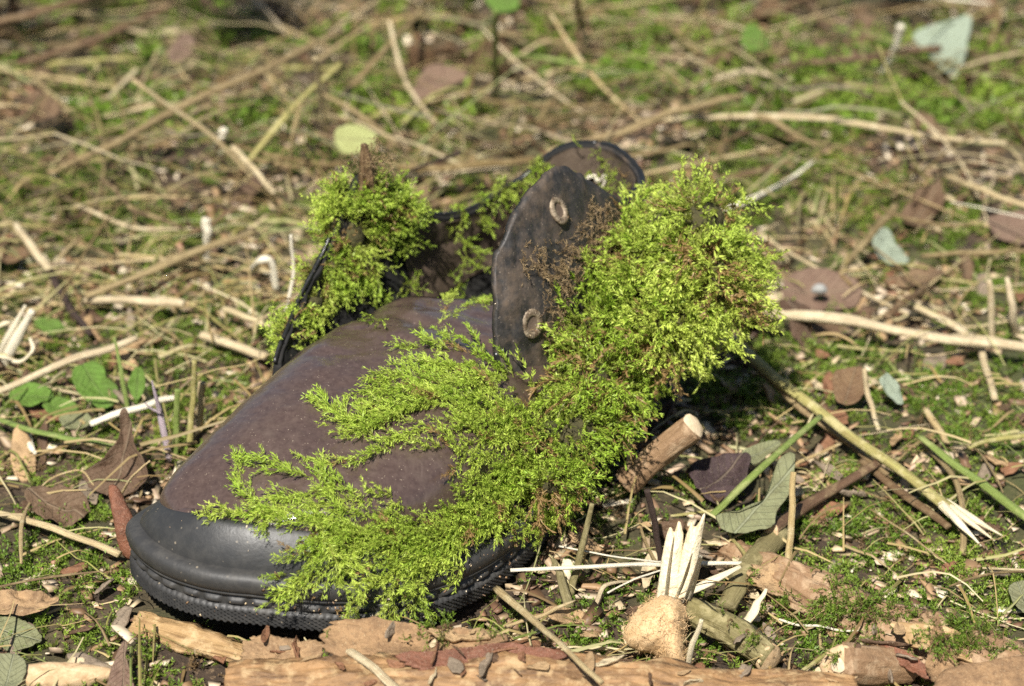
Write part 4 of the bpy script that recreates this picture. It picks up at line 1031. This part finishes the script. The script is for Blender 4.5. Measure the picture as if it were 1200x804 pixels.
piece('bark_slab', 'brown bark slab cut off by the bottom right corner', 'bark', [(1090, 812), (1105, 790), (1150, 780), (1215, 776), (1215, 830), (1090, 830)], (1150, 805, .016), (0, -.4, 1), .006, M['bark_plate'], rag=.02, seed=8)

LOGS = bvh_of(*[o for p in (lr, tw, cb, lg) for o in p.children])
ch = []
for k in range(900):
    cx, cy, sx, sy = [(990, 700, 50, 18), (960, 725, 40, 20), (1050, 700, 60, 14), (1030, 715, 40, 12), (880, 690, 20, 20), (1130, 735, 40, 10), (850, 740, 26, 14), (560, 745, 90, 6), (1130, 750, 30, 10)][k % 9]
    Pq, nv = cast(cx+mr.normal()*sx, cy+mr.normal()*sy, LOGS)
    if Pq is None: continue
    ch.append((Pq, nv))
Pq = np.array([c[0] for c in ch]); Nv = np.array([c[1] for c in ch]); m = len(Pq)
kp = fbm(Pq[:, 0]*80, Pq[:, 1]*80, 71, 2) > .42; Pq, Nv = Pq[kp], Nv[kp]; m = len(Pq)
moss_obj('log_moss', [instance(FINE+TUFTS, Pq, unit(Nv*.6+mr.normal(size=(m, 3))*.5), Nv, mr.uniform(.004, .009, m), np.clip(mr.normal(.35, .25, m), .02, 1), mr)], M['moss_ground'], 'small moss sprigs growing on the logs and branches at the lower right')
me = lump.data; a = np.empty(len(me.vertices)*3, np.float32); me.vertices.foreach_get('co', a); a = a.reshape(-1, 3)
nn_ = np.empty(len(me.vertices)*3, np.float32); me.vertices.foreach_get('normal', nn_); nn_ = nn_.reshape(-1, 3)
kk = sr.integers(0, len(a), 2600); Pf = a[kk]+sr.normal(size=(2600, 3))*.0009; Df = unit(nn_[kk]*.5+sr.normal(size=(2600, 3))*.6); Lf = sr.uniform(.0012, .0030, (2600, 1)); sd = unit(np.cross(Df, sr.normal(size=(2600, 3))))*.00007
Q = np.stack([Pf-sd, Pf+sd, Pf+Df*Lf+sd*.4, Pf+Df*Lf-sd*.4], 1).reshape(-1, 3)
fz = obj('fuzz', mesh('fuzz', Q, np.arange(len(Q)).reshape(-1, 4), smooth=False), M['felt'], lump); fz['kind'] = 'stuff'

# left of the shoe
straw('long tan straw pointing from the left edge to the toe', [(-15, 598, .006), (60, 618, .008), (140, 650, .006)], [.0012, .0014, .0015])
straw('thick tan stick on the left above the green leaves', [(-10, 462, .010), (60, 432, .013), (160, 396, .016)], [.0016, .0018, .0018], 'straw_pink', 'stick', 'stick')
straw('bleached white stick lying left of the toe behind the curled leaf', [(106, 497, .008), (150, 482, .009), (206, 466, .010)], [.0016, .0016, .0015], 'white_straw', 'stick', 'stick')
straw('short thick straw piece behind the toe on the left', [(236, 392, .008), (275, 405, .008), (312, 418, .008)], [.0023, .0024, .0022], 'straw_pink')
straw('dark twig curving down at left toward the thick tan stick', [(55, 312, .016), (75, 350, .012), (106, 392, .006)], [.0018, .0016, .0012], 'dark_twig', 'twig', 'twig')
straw('pale broken straw ending at the dark curved twig', [(18, 262, .022), (38, 290, .022), (58, 316, .018)], [.0014, .0022, .0016], 'straw_pink')
lf = empty('forked_stem', at(195, 530)); tag(lf, 'lilac-grey forked stem standing left of the toe', 'stem')
for pts, r_ in (([(199, 540, .002), (192, 505, .014), (186, 474, .024)], [.0013, .0013, .0011]), ([(188, 482, .022), (182, 462, .030), (178, 446, .035)], [.0008, .0006, .0003]), ([(188, 484, .022), (176, 478, .024), (170, 472, .026)], [.0007, .0005, .0003])):
    put(stalk('stem', None, None, pts, r_, M['lilac'], parent=lf), lf.location)
straw('mottled green stem standing closest to the toe on the left', [(222, 520, .004), (226, 470, .02), (228, 422, .038)], [.0013, .0012, .0010], 'greenish', 'stem', 'stem')
straw('short green stem standing between lilac stem and toe', [(205, 535, .002), (206, 495, .016), (208, 456, .03)], [.0012, .0011, .0010], 'green_stem', 'stem', 'stem')
straw('slender green grass stem standing over the green leaves', [(150, 480, .004), (142, 435, .018), (134, 395, .03)], [.0008, .0008, .0004], 'green_stem', 'stem', 'stem')
straw('tan upright stub behind the toe beside the green stems', [(234, 500, .004), (236, 470, .014), (237, 448, .022)], [.0014, .0014, .0014], 'straw')
straw('long flat green grass blade lying left of the toe', [(-10, 488, .008), (40, 505, .010), (90, 515, .010), (140, 523, .008)], [.0014, .0016, .0015, .0010], 'green_stem', 'grass_blade', 'grass blade', flat=.35)
straw('pale thin grass stem arching to the left flap of the shoe', [(335, 365, .03), (344, 320, .045), (341, 275, .062)], [.0006, .0007, .0006], 'white_straw')
straw('long straw sloping up behind the dark curved twig', [(100, 348, .012), (165, 322, .014), (240, 290, .016), (300, 272, .014)], [.0012, .0020, .0022, .0012], 'straw_bg')
straw('level pale straw left of the mossy flap in the middle distance', [(100, 352, .008), (160, 352, .010), (216, 355, .010)], [.0020, .0022, .0020], 'straw_pink')
straw('upright bleached stub between the straws left of the mossy flap', [(243, 310, .002), (243, 280, .016), (242, 256, .026)], [.0016, .0016, .0018], 'white_straw')
straw('bent straw hook left of the mossy flap', [(298, 318, .012), (305, 304, .022), (318, 306, .022), (324, 340, .008)], [.0016, .0020, .0018, .0014], 'white_straw')
straw('pale straw curving under the mossy flap', [(262, 362, .010), (300, 376, .012), (330, 382, .012)], [.0016, .0016, .0012], 'straw')
ss_ = empty('splintered_stub', at(15, 420)); tag(ss_, 'pale splintered straw stub with a curled strip at the left edge', 'stub')
for pts, r_ in (([(2, 430, .004), (18, 400, .016), (38, 364, .03)], [.0018, .0022, .0014]), ([(-6, 428, .004), (10, 395, .018), (30, 358, .032)], [.0014, .0014, .0005]), ([(-5, 415, .016), (22, 424, .012), (38, 410, .016), (35, 396, .02)], [.0012, .0012, .001, .0006]), ([(-8, 386, .022), (8, 378, .024), (24, 380, .02)], [.0014, .0013, .0008])):
    put(stalk('splinter', None, None, pts, r_, M['splinter'], parent=ss_, flat=.6), ss_.location)
straw('short white splinter lying at left beside the flat grass blade', [(32, 508, .004), (36, 522, .006), (42, 532, .004)], [.0012, .0013, .0006], 'white_straw', 'splint', 'splint')
straw('thin brown fibre arching above the long tan straw', [(35, 585, .004), (62, 560, .012), (95, 552, .012), (112, 572, .006)], [.0004, .0004, .0003], 'straw', 'fibre', 'fibre')
straw('thin tan stem leaning on the curled red bark strip', [(140, 582, .01), (155, 558, .02), (176, 540, .026)], [.0006, .0006, .0005], 'straw')
piece('pale_wood', 'pale broken wood piece at the bottom left corner', 'wood', [(20, 786), (60, 780), (125, 785), (130, 796), (80, 806), (25, 804)], (70, 794, .004), (0, -.3, 1), .005, M['cut'], rag=.04, seed=9, dome=.8)
piece('bark_strip', 'curled red-brown bark strip standing against the toe', 'bark', [(124, 572), (133, 570), (142, 588), (152, 606), (156, 640), (150, 656), (140, 650), (132, 610)], (148, 655, .002), (-.45, -.75, .35), .0025, M['red_bark'], rag=.01, seed=2, dome=1.2, curl=-.35)
LV = 'single leaves around the shoe'
def leaf(label, poly, base, nrm, mat, **kw):
    d = dict(curl=.18, rag=.025, wave=.10, dome=.1, seed=len(bpy.data.objects) % 91); d.update(kw)
    return piece('leaf', label, 'leaf', poly, base, nrm, .0005, M[mat], LV, **d)
leaf('brown dead leaf with an upright curled tip left of the toe', [(100, 560), (118, 545), (138, 520), (146, 484), (152, 482), (158, 510), (166, 530), (176, 548), (172, 572), (150, 585), (120, 582)], (140, 575, .002), (-.15, -.75, .7), 'dead_leaf', curl=.35, wave=.2)
leaf('crumpled brown leaf lying left of the curled red bark strip', [(30, 580), (60, 572), (100, 585), (102, 605), (75, 618), (45, 608)], (68, 598, .004), (-.1, -.3, 1), 'dead_leaf', wave=.25)
leaf('pale brown pointed leaf at the bottom edge below the toe', [(126, 812), (132, 780), (144, 752), (150, 756), (148, 770), (158, 800), (160, 812)], (142, 800, .004), (0, -.8, .6), 'pink_leaf', curl=.1)
leaf('grey-green leaf at the left edge near the bottom', [(-10, 728), (20, 726), (38, 738), (50, 752), (30, 764), (-10, 762)], (20, 748, .004), (.1, -.3, 1), 'grey_leaf')
leaf('green-grey leaf in the bottom left corner', [(-10, 772), (14, 768), (30, 778), (28, 796), (14, 812), (-10, 812)], (10, 795, .006), (.1, -.4, 1), 'grey_leaf')
leaf('folded tan leaf with a seed at left below the moss patch', [(-8, 702), (25, 694), (48, 698), (70, 705), (60, 716), (35, 726), (-8, 722)], (30, 712, .006), (.1, -.3, 1), 'bark_plate', wave=.25)
leaf('bright green lobed leaf left of the bleached white stick', [(84, 440), (104, 426), (120, 432), (126, 448), (138, 456), (136, 474), (122, 482), (104, 474), (92, 462)], (112, 456, .010), (.1, -.45, 1), 'green_leaf')
leaf('flat green leaf at left below the thick tan stick', [(12, 462), (30, 452), (58, 456), (62, 468), (40, 478), (18, 476)], (38, 466, .008), (-.1, -.3, 1), 'green_leaf')
leaf('small green leaf standing beside the slender green stem', [(150, 452), (158, 432), (168, 434), (170, 455), (160, 470)], (160, 460, .010), (.1, -.8, .6), 'green_leaf')
leaf('green leaf half hidden under the flat left leaf', [(50, 476), (72, 468), (92, 478), (84, 490), (60, 488)], (70, 480, .006), (.1, -.3, 1), 'green_leaf')
leaf('grey-green crinkled leaf left of the bleached white stick end', [(70, 492), (92, 482), (108, 492), (100, 504), (78, 504)], (88, 494, .006), (0, -.4, 1), 'grey_leaf')
leaf('tiny pale green leaf under the splintered stub', [(40, 378), (60, 374), (76, 386), (58, 394)], (58, 384, .008), (.1, -.4, 1), 'green_leaf')
leaf('grey-green torn leaf bending over the purple leaf right of the branch stub', [(838, 608), (868, 600), (890, 592), (902, 570), (912, 540), (928, 530), (932, 552), (922, 582), (910, 600), (905, 618), (880, 626), (852, 624)], (885, 605, .012), (.1, -.55, .9), 'grey_leaf', curl=.1)
leaf('dark purple-brown leaf right of the branch stub', [(806, 555), (820, 540), (850, 536), (874, 536), (880, 550), (868, 575), (850, 592), (832, 590), (815, 575)], (842, 565, .006), (-.1, -.4, 1), 'purple_leaf', wave=.2)
leaf('grey-green leaf curling at the top of the purple leaf', [(862, 540), (880, 525), (905, 518), (915, 522), (900, 535), (880, 548)], (888, 533, .012), (.1, -.4, 1), 'grey_leaf')
leaf('dull pinkish brown leaf with a grey shell right of the moss cushion', [(918, 332), (945, 318), (975, 320), (1004, 336), (1004, 362), (965, 368), (922, 364)], (960, 345, .006), (0, -.5, 1), 'pink_leaf', wave=.06)
leaf('pale grey-green leaf upright behind the brown stick at right', [(1022, 280), (1038, 268), (1050, 288), (1064, 306), (1045, 312), (1028, 302)], (1042, 300, .008), (.2, -.8, .6), 'pale_leaf')
leaf('large pale triangular leaf standing at the top right', [(1070, 42), (1100, 28), (1136, 20), (1134, 50), (1124, 94), (1108, 86), (1090, 66)], (1110, 90, .010), (-.1, -.75, .65), 'pale_leaf', curl=.05, wave=.05)
leaf('rounded yellow-green leaf behind the mossy left flap', [(393, 155), (402, 147), (422, 147), (440, 158), (438, 172), (420, 180), (402, 180), (394, 170)], (416, 172, .030), (0, -.8, .55), 'yellow_leaf', curl=.05, wave=.04)
leaf('brown wilted leaf at right between the moss hummocks', [(976, 440), (994, 432), (1014, 436), (1016, 458), (998, 476), (980, 470)], (996, 456, .010), (-.1, -.6, .8), 'dead_leaf')
leaf('pinkish brown leaf at the right edge behind the long stalk', [(1158, 258), (1180, 250), (1210, 256), (1210, 288), (1180, 284), (1162, 274)], (1185, 272, .008), (0, -.5, 1), 'pink_leaf')
leaf('pale shredded leaf bleached white at right by the green stem', [(1030, 448), (1040, 438), (1052, 452), (1058, 474), (1046, 470)], (1044, 460, .010), (.1, -.7, .7), 'pale_leaf', wave=.2)
leaf('grey leaf scrap at the right edge beside the mossy log', [(1182, 690), (1196, 682), (1212, 690), (1212, 722), (1190, 712)], (1198, 705, .006), (-.1, -.5, 1), 'grey_leaf')
leaf('tan leaf lying far back at the top left', [(197, 62), (210, 44), (222, 40), (228, 52), (216, 72), (202, 76)], (212, 62, .02), (.2, -.7, .7), 'pink_leaf')
leaf('dull pink leaf lying in the straw behind the shoe', [(482, 110), (500, 82), (526, 78), (548, 92), (524, 106), (492, 120)], (512, 100, .016), (0, -.5, 1), 'pink_leaf')
leaf('reddish brown leaf far back at left', [(22, 130), (40, 108), (60, 116), (72, 132), (50, 144), (30, 142)], (46, 130, .016), (0, -.5, 1), 'dead_leaf')
leaf('green leaf scrap far back right of the centre', [(868, 52), (876, 30), (892, 34), (902, 56), (884, 60)], (884, 54, .02), (0, -.8, .6), 'green_leaf')
leaf('green leaf cut off by the top edge', [(568, -8), (580, -14), (604, -12), (608, 8), (592, 16), (574, 10)], (590, 10, .03), (0, -.7, .7), 'green_leaf')
leaf('green-grey leaf lying below the branch stub at the right log', [(850, 796), (870, 786), (890, 790), (888, 806), (862, 812)], (868, 800, .006), (0, -.4, 1), 'grey_leaf')
# shell on the brown leaf
P = at(960, 341, .010); bm = bmesh.new()
v, f, st = tube([P+RT*.0030, P+Z_*.001, P-RT*.0030], [.0010, .0020, .0023, .0019, .0008], 14, 18, .05)
o = obj('shell', mesh('shell', v, f, attrs={'st': st}), M['stone']); tag(o, 'small grey rounded shell resting on the pinkish brown leaf', 'shell')
# white squiggles of old thread on the shoe
for lab, pts in (('white squiggly thread on the collar inside the heel', [(676, 208), (686, 212), (692, 206), (700, 206), (704, 212), (712, 204), (710, 216), (700, 222)]), ('small white curled thread on the vamp below the flap', [(488, 404), (492, 400), (500, 402), (508, 410), (514, 408)])):
    Q = []
    for x, y in pts:
        Pq, nv = cast(x, y, LIN if 'collar' in lab else VAMP)
        if Pq is not None: Q.append(Pq+nv*.0012)
    if len(Q) > 2:
        v, f, st = tube(Q, [.0007, .0009, .0006], 6, 36, .2); o = obj('thread', mesh('thread', v, f, attrs={'st': st}), M['white_straw']); tag(o, lab, 'thread')
# brown stub on the left mossy flap
Pq = Wp((.156, -.038, .090)); v, f, st = tube([Pq, Pq+Z_*.010, Pq+Z_*.019-RT*.001], [.0034, .0032, .0026, .0012], 30, 40, .6, ridge=.6)
o = obj('bark_stub', mesh('bark_stub', v, f, attrs={'st': st}), M['brown_twig']); tag(o, 'rough brown stub sticking out of the moss on the left flap', 'bark')

# far straws one can follow in the photograph
far = [
 ('long pale straw sloping up across the far left background', [(57, 203, .02), (140, 165, .022), (215, 124, .024), (310, 80, .026), (400, 37, .028)], [.0022, .003, .003, .0026], 'straw_bg'),
 ('yellow straw sloping up to the right in the left background', [(292, 188, .015), (340, 130, .03), (400, 74, .04)], [.0018, .0022, .0018], 'greenish'),
 ('thin upright straw left behind the mossy flap', [(340, 215, .002), (342, 165, .03), (352, 122, .05)], [.0012, .0014, .0010], 'straw'),
 ('thin upright straw with a white tip behind the mossy flap', [(386, 182, .004), (378, 120, .04), (369, 67, .07)], [.0012, .0012, .0016], 'straw'),
 ('straight green stem standing upright behind the shoe', [(581, 130, .002), (581, 70, .04), (581, 13, .075)], [.0016, .0018, .0016], 'green_stem'),
 ('pale straw sloping to the top edge behind the shoe', [(400, 114, .02), (448, 62, .03), (497, 8, .04)], [.0020, .0024, .0020], 'straw_bg'),
 ('broad pale straw level behind the left flap', [(466, 196, .02), (540, 194, .022), (625, 186, .022)], [.0026, .003, .0028], 'straw_bg'),
 ('second broad straw just below the level one behind the left flap', [(470, 206, .014), (530, 203, .016), (600, 198, .016)], [.0018, .0020, .0018], 'straw_pink'),
 ('pale straw sloping right behind the heel collar', [(640, 178, .02), (720, 156, .026), (800, 128, .03), (870, 112, .03)], [.0022, .0030, .0030, .002], 'straw_bg'),
 ('long pale straw level at right behind the shoe', [(770, 140, .018), (860, 136, .02), (960, 139, .02), (1070, 156, .018), (1180, 168, .016)], [.0022, .0024, .0026, .0024, .0020], 'straw_pink'),
 ('brown branch level far back at right', [(905, 78, .02), (1000, 68, .022), (1102, 56, .022)], [.0022, .0028, .0030], 'brown_twig'),
 ('white forked straw in the right background', [(1034, 86, .01), (1046, 62, .024), (1056, 30, .04)], [.0024, .0018, .0026], 'white_straw'),
 ('green arched grass blade in the background above the shoe', [(588, 66, .02), (640, 68, .035), (690, 78, .03), (730, 92, .02)], [.0016, .0018, .0016, .0008], 'green_stem'),
 ('brown branch across the top left corner', [(-10, 28, .03), (50, 12, .034), (110, -6, .036)], [.0028, .0034, .003], 'brown_twig'),
 ('brown straw sloping up at the top left', [(20, 75, .02), (110, 48, .026), (200, 6, .03)], [.0026, .0028, .0022], 'brown_twig'),
 ('yellow grass stem at the top right of centre', [(790, 60, .01), (810, 30, .03), (832, -6, .05)], [.0016, .0018, .0014], 'greenish'),
 ('reddish upright stem behind the shoe at the top', [(681, 56, .01), (678, 20, .03), (676, -10, .05)], [.0024, .0024, .002], 'brown_twig'),
 ('tan straw in the right background below the long level straw', [(1105, 205, .012), (1150, 222, .014), (1212, 245, .014)], [.0018, .0022, .0022], 'straw'),
 ('thin straw level at the right edge behind the brown stick', [(1080, 300, .010), (1140, 296, .010), (1212, 294, .010)], [.0016, .0020, .0016], 'straw_bg'),
 ('pale straw at far left leaning down to the dark twig', [(-5, 245, .02), (20, 272, .02), (40, 300, .016)], [.0014, .0016, .0012], 'straw_bg'),
 ('short white straw end in the left background', [(252, 178, .01), (258, 166, .024), (262, 152, .034)], [.0022, .0024, .0026], 'white_straw'),
 ('straw sloping down right in the left background', [(272, 172, .02), (296, 196, .018), (322, 226, .012)], [.0018, .0020, .0016], 'straw_pink'),
 ('pale bent straw right of the yellow-green leaf', [(440, 225, .006), (470, 205, .03), (538, 180, .05)], [.0012, .0014, .0016], 'dark_twig'),
]
for lab, pts, r_, mt in far: straw(lab, pts, [.72*q for q in r_], mt, n=34)

# scattered single straws: prototypes copied
lr_ = np.random.default_rng(31)
protos = {}
for mt in ('straw', 'straw_bg', 'straw_pink', 'greenish', 'brown_twig', 'white_straw'):
    protos[mt] = []
    for k in range(5):
        t = np.linspace(-.5, .5, 5); P = np.stack([t, lr_.normal()*.05*(t*t*4-.5)+lr_.normal(size=5)*.006, lr_.normal()*.04*(t*t*4-.5)], -1)
        sc = np.array([1, 1, 1])*.06
        P[2, 1] += lr_.normal()*.025; v, f, st = tube(P*sc, [.0009, .0012, .0012, .0011, .0006], 8, 14, .28, seed=k, flat=lr_.uniform(.4, .9))
        me = mesh('straw_stalk', v, f, attrs={'st': st}); me.materials.append(M[mt]); protos[mt].append(me)
LM = [(430, 180, 'mossy left flap'), (415, 160, 'rounded yellow-green leaf'), (581, 70, 'upright green stem'), (700, 165, 'heel collar'), (860, 200, 'top of the moss cushion'), (890, 330, 'side of the moss cushion'), (1105, 60, 'pale triangular leaf'), (1000, 65, 'far brown branch'), (960, 139, 'long level far straw'), (960, 345, 'brown leaf with the shell'),
      (1040, 382, 'long thick stalk'), (1042, 290, 'upright grey-green leaf'), (1015, 280, 'slanting brown stick'), (1160, 365, 'upright tan stubs'), (1130, 615, 'white torn stalk end'), (1060, 555, 'greenish slanting stalk'), (1150, 560, 'fresh green stem'), (885, 600, 'grey-green torn leaf'), (842, 560, 'purple leaf'), (770, 530, 'branch stub'), (800, 650, 'splintered stick'), (770, 745, 'tan felt lump'), (850, 745, 'mottled olive branch'), (985, 782, 'cut branch end'), (1040, 730, 'mossy log'), (1150, 790, 'bark slab'),
      (640, 640, 'sole edge'), (550, 760, 'front log'), (230, 755, 'rotten wood'), (140, 610, 'red bark strip'), (145, 530, 'curled brown leaf'), (155, 482, 'bleached white stick'), (112, 455, 'bright green lobed leaf'), (80, 425, 'thick tan stick'), (80, 350, 'dark curved twig'), (15, 400, 'splintered stub'), (160, 352, 'level pale straw'), (243, 280, 'upright bleached stub'), (275, 405, 'short thick straw piece'), (60, 618, 'long tan straw'), (30, 710, 'folded tan leaf'), (70, 794, 'pale broken wood'), (140, 780, 'pointed pale leaf'), (215, 124, 'long far sloping straw'), (345, 130, 'far yellow straw'), (50, 125, 'far reddish leaf'), (210, 58, 'far tan leaf'), (60, 12, 'corner branch'), (512, 100, 'far pink leaf'), (720, 150, 'straw behind the heel'), (884, 45, 'green leaf scrap'), (1180, 270, 'pinkish leaf at the edge'), (1046, 55, 'white forked straw')]
USED = {}
def where(px, py):
    d, x, y, nm = min((math.hypot(px-x, py-y), x, y, nm) for x, y, nm in LM)
    a = math.degrees(math.atan2(y-py, px-x)) % 360
    w_ = ['right of', 'upper right of', 'above', 'upper left of', 'left of', 'lower left of', 'below', 'lower right of'][int((a+22.5)//45) % 8]
    return w_+' the '+nm
CN = {'straw': 'tan dry straw', 'straw_bg': 'weathered brown straw', 'straw_pink': 'pale pinkish straw', 'greenish': 'olive yellow straw', 'brown_twig': 'brown twig', 'white_straw': 'bleached white straw'}
cnt = 0
while cnt < 270:
    if cnt < 185: x, y = lr_.uniform(-.42, .42), lr_.uniform(.05, .85)
    else: x, y = lr_.uniform(-.24, .26), lr_.uniform(-.28, .1)
    L = lr_.uniform(.02, .095) if y > .05 else lr_.uniform(.012, .05)
    P = np.array([x, y, float(hgt(x, y))]); px, py = pix(P)
    if not (-30 < px < 1230 and -20 < py < 830): continue
    yaw = lr_.normal(.25, .8); d = np.array([math.cos(yaw), math.sin(yaw), 0])
    if in_shoe(np.array([P+d*L*k for k in (-.55, -.3, 0, .3, .55)]), .006).any(): continue
    mt = lr_.choice(list(protos), p=[.26, .34, .17, .08, .09, .06])
    o = bpy.data.objects.new('twig' if mt == 'brown_twig' else 'straw_stalk', protos[mt][lr_.integers(5)]); COL.objects.link(o)
    rs = lr_.uniform(.4, 1.15)*(1.0 if y > .1 else .7)
    o.scale = (L/.06, rs, rs); tl = lr_.normal()*.10
    if y > .1 and lr_.random() < .12: tl = lr_.uniform(.5, 1.2)
    o.rotation_euler = (lr_.uniform(0, 6), tl, yaw)
    zo = .0015+lr_.random()**1.5*(.018 if y > .05 else .006)+abs(math.sin(tl))*L*.4
    o.location = (x, y, P[2]+zo)
    lie = 'upright' if abs(tl) > .4 else ('level' if abs(math.sin(yaw)) < .35 else ('rising right' if math.tan(yaw) > 0 else 'falling right'))
    sz = 'short ' if L < (.055 if y > .05 else .025) else ('long ' if L > (.095 if y > .05 else .04) else '')
    tag(o, f'{sz}{CN[mt]}, {lie}, {where(px, py)}', 'twig' if mt == 'brown_twig' else 'straw', f'{CN[mt]} scattered on the ground'); cnt += 1
# bark and wood chips one can pick out
cp = []
for k in range(12):
    a = np.linspace(0, 2*np.pi, 9, endpoint=False); rr = lr_.uniform(.6, 1.2, 9)
    el = lr_.uniform(.35, .8)
    me = piece_mesh('wood_chip', np.stack([np.cos(a)*rr*.006, np.sin(a)*rr*.006*el, 0*a], -1), (0, 0, 1), .0012, curl=lr_.uniform(-.2, .3), rag=.05, seed=k, n=16, wave=.15, dome=.2)
    cp.append((me, el))
cnt = 0
while cnt < 190:
    x, y = lr_.uniform(-.24, .25), lr_.uniform(-.30, .12)
    P = np.array([x, y, float(hgt(x, y))]); px, py = pix(P)
    if not (-20 < px < 1220 and py < 825) or in_shoe(P[None], .007)[0]: continue
    if 170 < px < 640 and py < 640: continue
    if moss_density(np.array([x]), np.array([y]))[0] > lr_.random()*1.4: continue
    cn = list(CHIPS)[lr_.integers(5)]; ki = int(lr_.integers(12)); me, el = cp[ki]
    if (cn, ki) not in USED: USED[cn, ki] = me.copy(); USED[cn, ki].materials.append(M['chip '+cn])
    o = bpy.data.objects.new('wood_chip', USED[cn, ki]); COL.objects.link(o)
    s = lr_.uniform(.4, 1.15); kx = lr_.uniform(.8, 1.9); o.scale = (s*kx, s, s); o.rotation_euler = (lr_.normal()*.3, lr_.normal()*.3, lr_.uniform(0, 6.3)); o.location = (x, y, P[2]+.002+.003*lr_.random())
    shp = ('tiny ' if s < .6 else 'larger ' if s > .95 else '')+('narrow ' if kx/el > 2.6 else 'broad ' if kx/el < 1.7 else '')
    tag(o, f'{shp}{cn} chip {where(px, py)}', 'wood chip', 'wood chips scattered in the litter'); cnt += 1
for k in range(60):
    px, py = lr_.uniform(280, 1180), lr_.uniform(735, 800)
    Pq, nv = cast(px, py, LOGS)
    if Pq is None: continue
    cn = list(CHIPS)[lr_.integers(5)]; ki = int(lr_.integers(12)); me, el = cp[ki]
    if (cn, ki) not in USED: USED[cn, ki] = me.copy(); USED[cn, ki].materials.append(M['chip '+cn])
    o = bpy.data.objects.new('wood_chip', USED[cn, ki]); COL.objects.link(o)
    s = lr_.uniform(.2, .7); o.scale = (s*lr_.uniform(.8, 2.2), s, s); o.rotation_euler = Vector(nv).to_track_quat('Z', 'Y').to_euler(); o.rotation_euler[2] += lr_.uniform(0, 6); o.location = Pq+nv*.0006
    tag(o, f'{"small" if s < .4 else "flat"} {cn} chip on the log, {where(px, py)}', 'wood chip', 'wood chips lying on the logs')
# fallen leaves far back
lp = []
for k in range(6):
    a = np.linspace(0, 2*np.pi, 12, endpoint=False); rr = 1+.25*np.cos(a*2)+lr_.normal(size=12)*.08
    me = piece_mesh('leaf', np.stack([np.cos(a)*rr*.016, np.sin(a)*rr*.011, 0*a], -1), (0, 0, 1), .0005, curl=lr_.uniform(-.1, .5), rag=.03, seed=k+60, n=26, wave=.3, dome=.1)
    me.materials.append(M['dead_leaf']); lp.append(me)
cnt = 0
while cnt < 80:
    x, y = lr_.uniform(-.42, .42), lr_.uniform(-.05, .85)
    if cnt > 44: y = lr_.uniform(.3, .85)
    P = np.array([x, y, float(hgt(x, y))]); px, py = pix(P)
    if not (-20 < px < 1220 and -10 < py < 800) or in_shoe(P[None], .02)[0]: continue
    o = bpy.data.objects.new('leaf', lp[lr_.integers(6)]); COL.objects.link(o)
    s = lr_.uniform(.35, .85); o.scale = (s, s, s); o.rotation_euler = (lr_.normal()*.4, lr_.normal()*.4, lr_.uniform(0, 6.3)); o.location = (x, y, P[2]+.006)
    tag(o, f'{"small" if s < .6 else "curled"} dead brown leaf {where(px, py)}', 'leaf', 'dead leaves scattered on the ground'); cnt += 1

# unseen leafy bough, added to dapple and darken the far ground
ob = empty('added_shade_bough', (-.25, -.2, 1.3)); tag(ob, 'unseen leafy bough added high over the ground to shade the far litter', 'branch')
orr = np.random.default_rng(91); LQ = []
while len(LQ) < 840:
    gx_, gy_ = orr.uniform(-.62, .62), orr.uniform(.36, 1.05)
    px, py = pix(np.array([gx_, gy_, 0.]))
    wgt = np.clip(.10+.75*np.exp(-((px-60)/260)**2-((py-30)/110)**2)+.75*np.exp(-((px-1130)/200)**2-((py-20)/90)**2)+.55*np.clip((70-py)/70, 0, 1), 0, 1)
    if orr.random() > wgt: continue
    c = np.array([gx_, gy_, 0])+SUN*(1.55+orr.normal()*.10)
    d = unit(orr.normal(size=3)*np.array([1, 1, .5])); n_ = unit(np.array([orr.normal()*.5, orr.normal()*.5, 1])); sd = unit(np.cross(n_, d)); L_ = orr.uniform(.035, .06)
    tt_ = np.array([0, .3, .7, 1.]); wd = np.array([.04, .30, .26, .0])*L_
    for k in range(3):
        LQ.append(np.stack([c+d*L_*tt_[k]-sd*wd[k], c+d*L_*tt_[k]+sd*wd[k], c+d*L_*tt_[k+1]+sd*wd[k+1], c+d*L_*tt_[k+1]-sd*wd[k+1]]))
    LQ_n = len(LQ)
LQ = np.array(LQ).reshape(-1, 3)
fo = obj('shade_foliage', mesh('shade_foliage', LQ, np.arange(len(LQ)).reshape(-1, 4), smooth=False), M['green_leaf'], ob); fo['kind'] = 'stuff'; put(fo, ob.location)
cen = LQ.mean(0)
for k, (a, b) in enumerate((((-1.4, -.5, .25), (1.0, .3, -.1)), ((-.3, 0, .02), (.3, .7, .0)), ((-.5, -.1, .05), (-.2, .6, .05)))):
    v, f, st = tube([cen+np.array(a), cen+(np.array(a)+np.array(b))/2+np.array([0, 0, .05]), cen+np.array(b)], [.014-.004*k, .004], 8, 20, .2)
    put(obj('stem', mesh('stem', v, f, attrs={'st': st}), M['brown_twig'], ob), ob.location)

# where two neighbours would read alike, say which of them it is
by = {}
for o in bpy.data.objects:
    if o.parent is None and o.get('label') and o.get('group'): by.setdefault(o['label'], []).append(o)
for lab, os_ in by.items():
    if len(os_) in (2, 3) and len(lab.split()) <= 14:
        os_.sort(key=lambda o: pix(np.array(o.location))[0])
        for o, w_ in zip(os_, ('left one', 'right one') if len(os_) == 2 else ('leftmost one', 'middle one', 'rightmost one')): o['label'] = lab+', '+w_
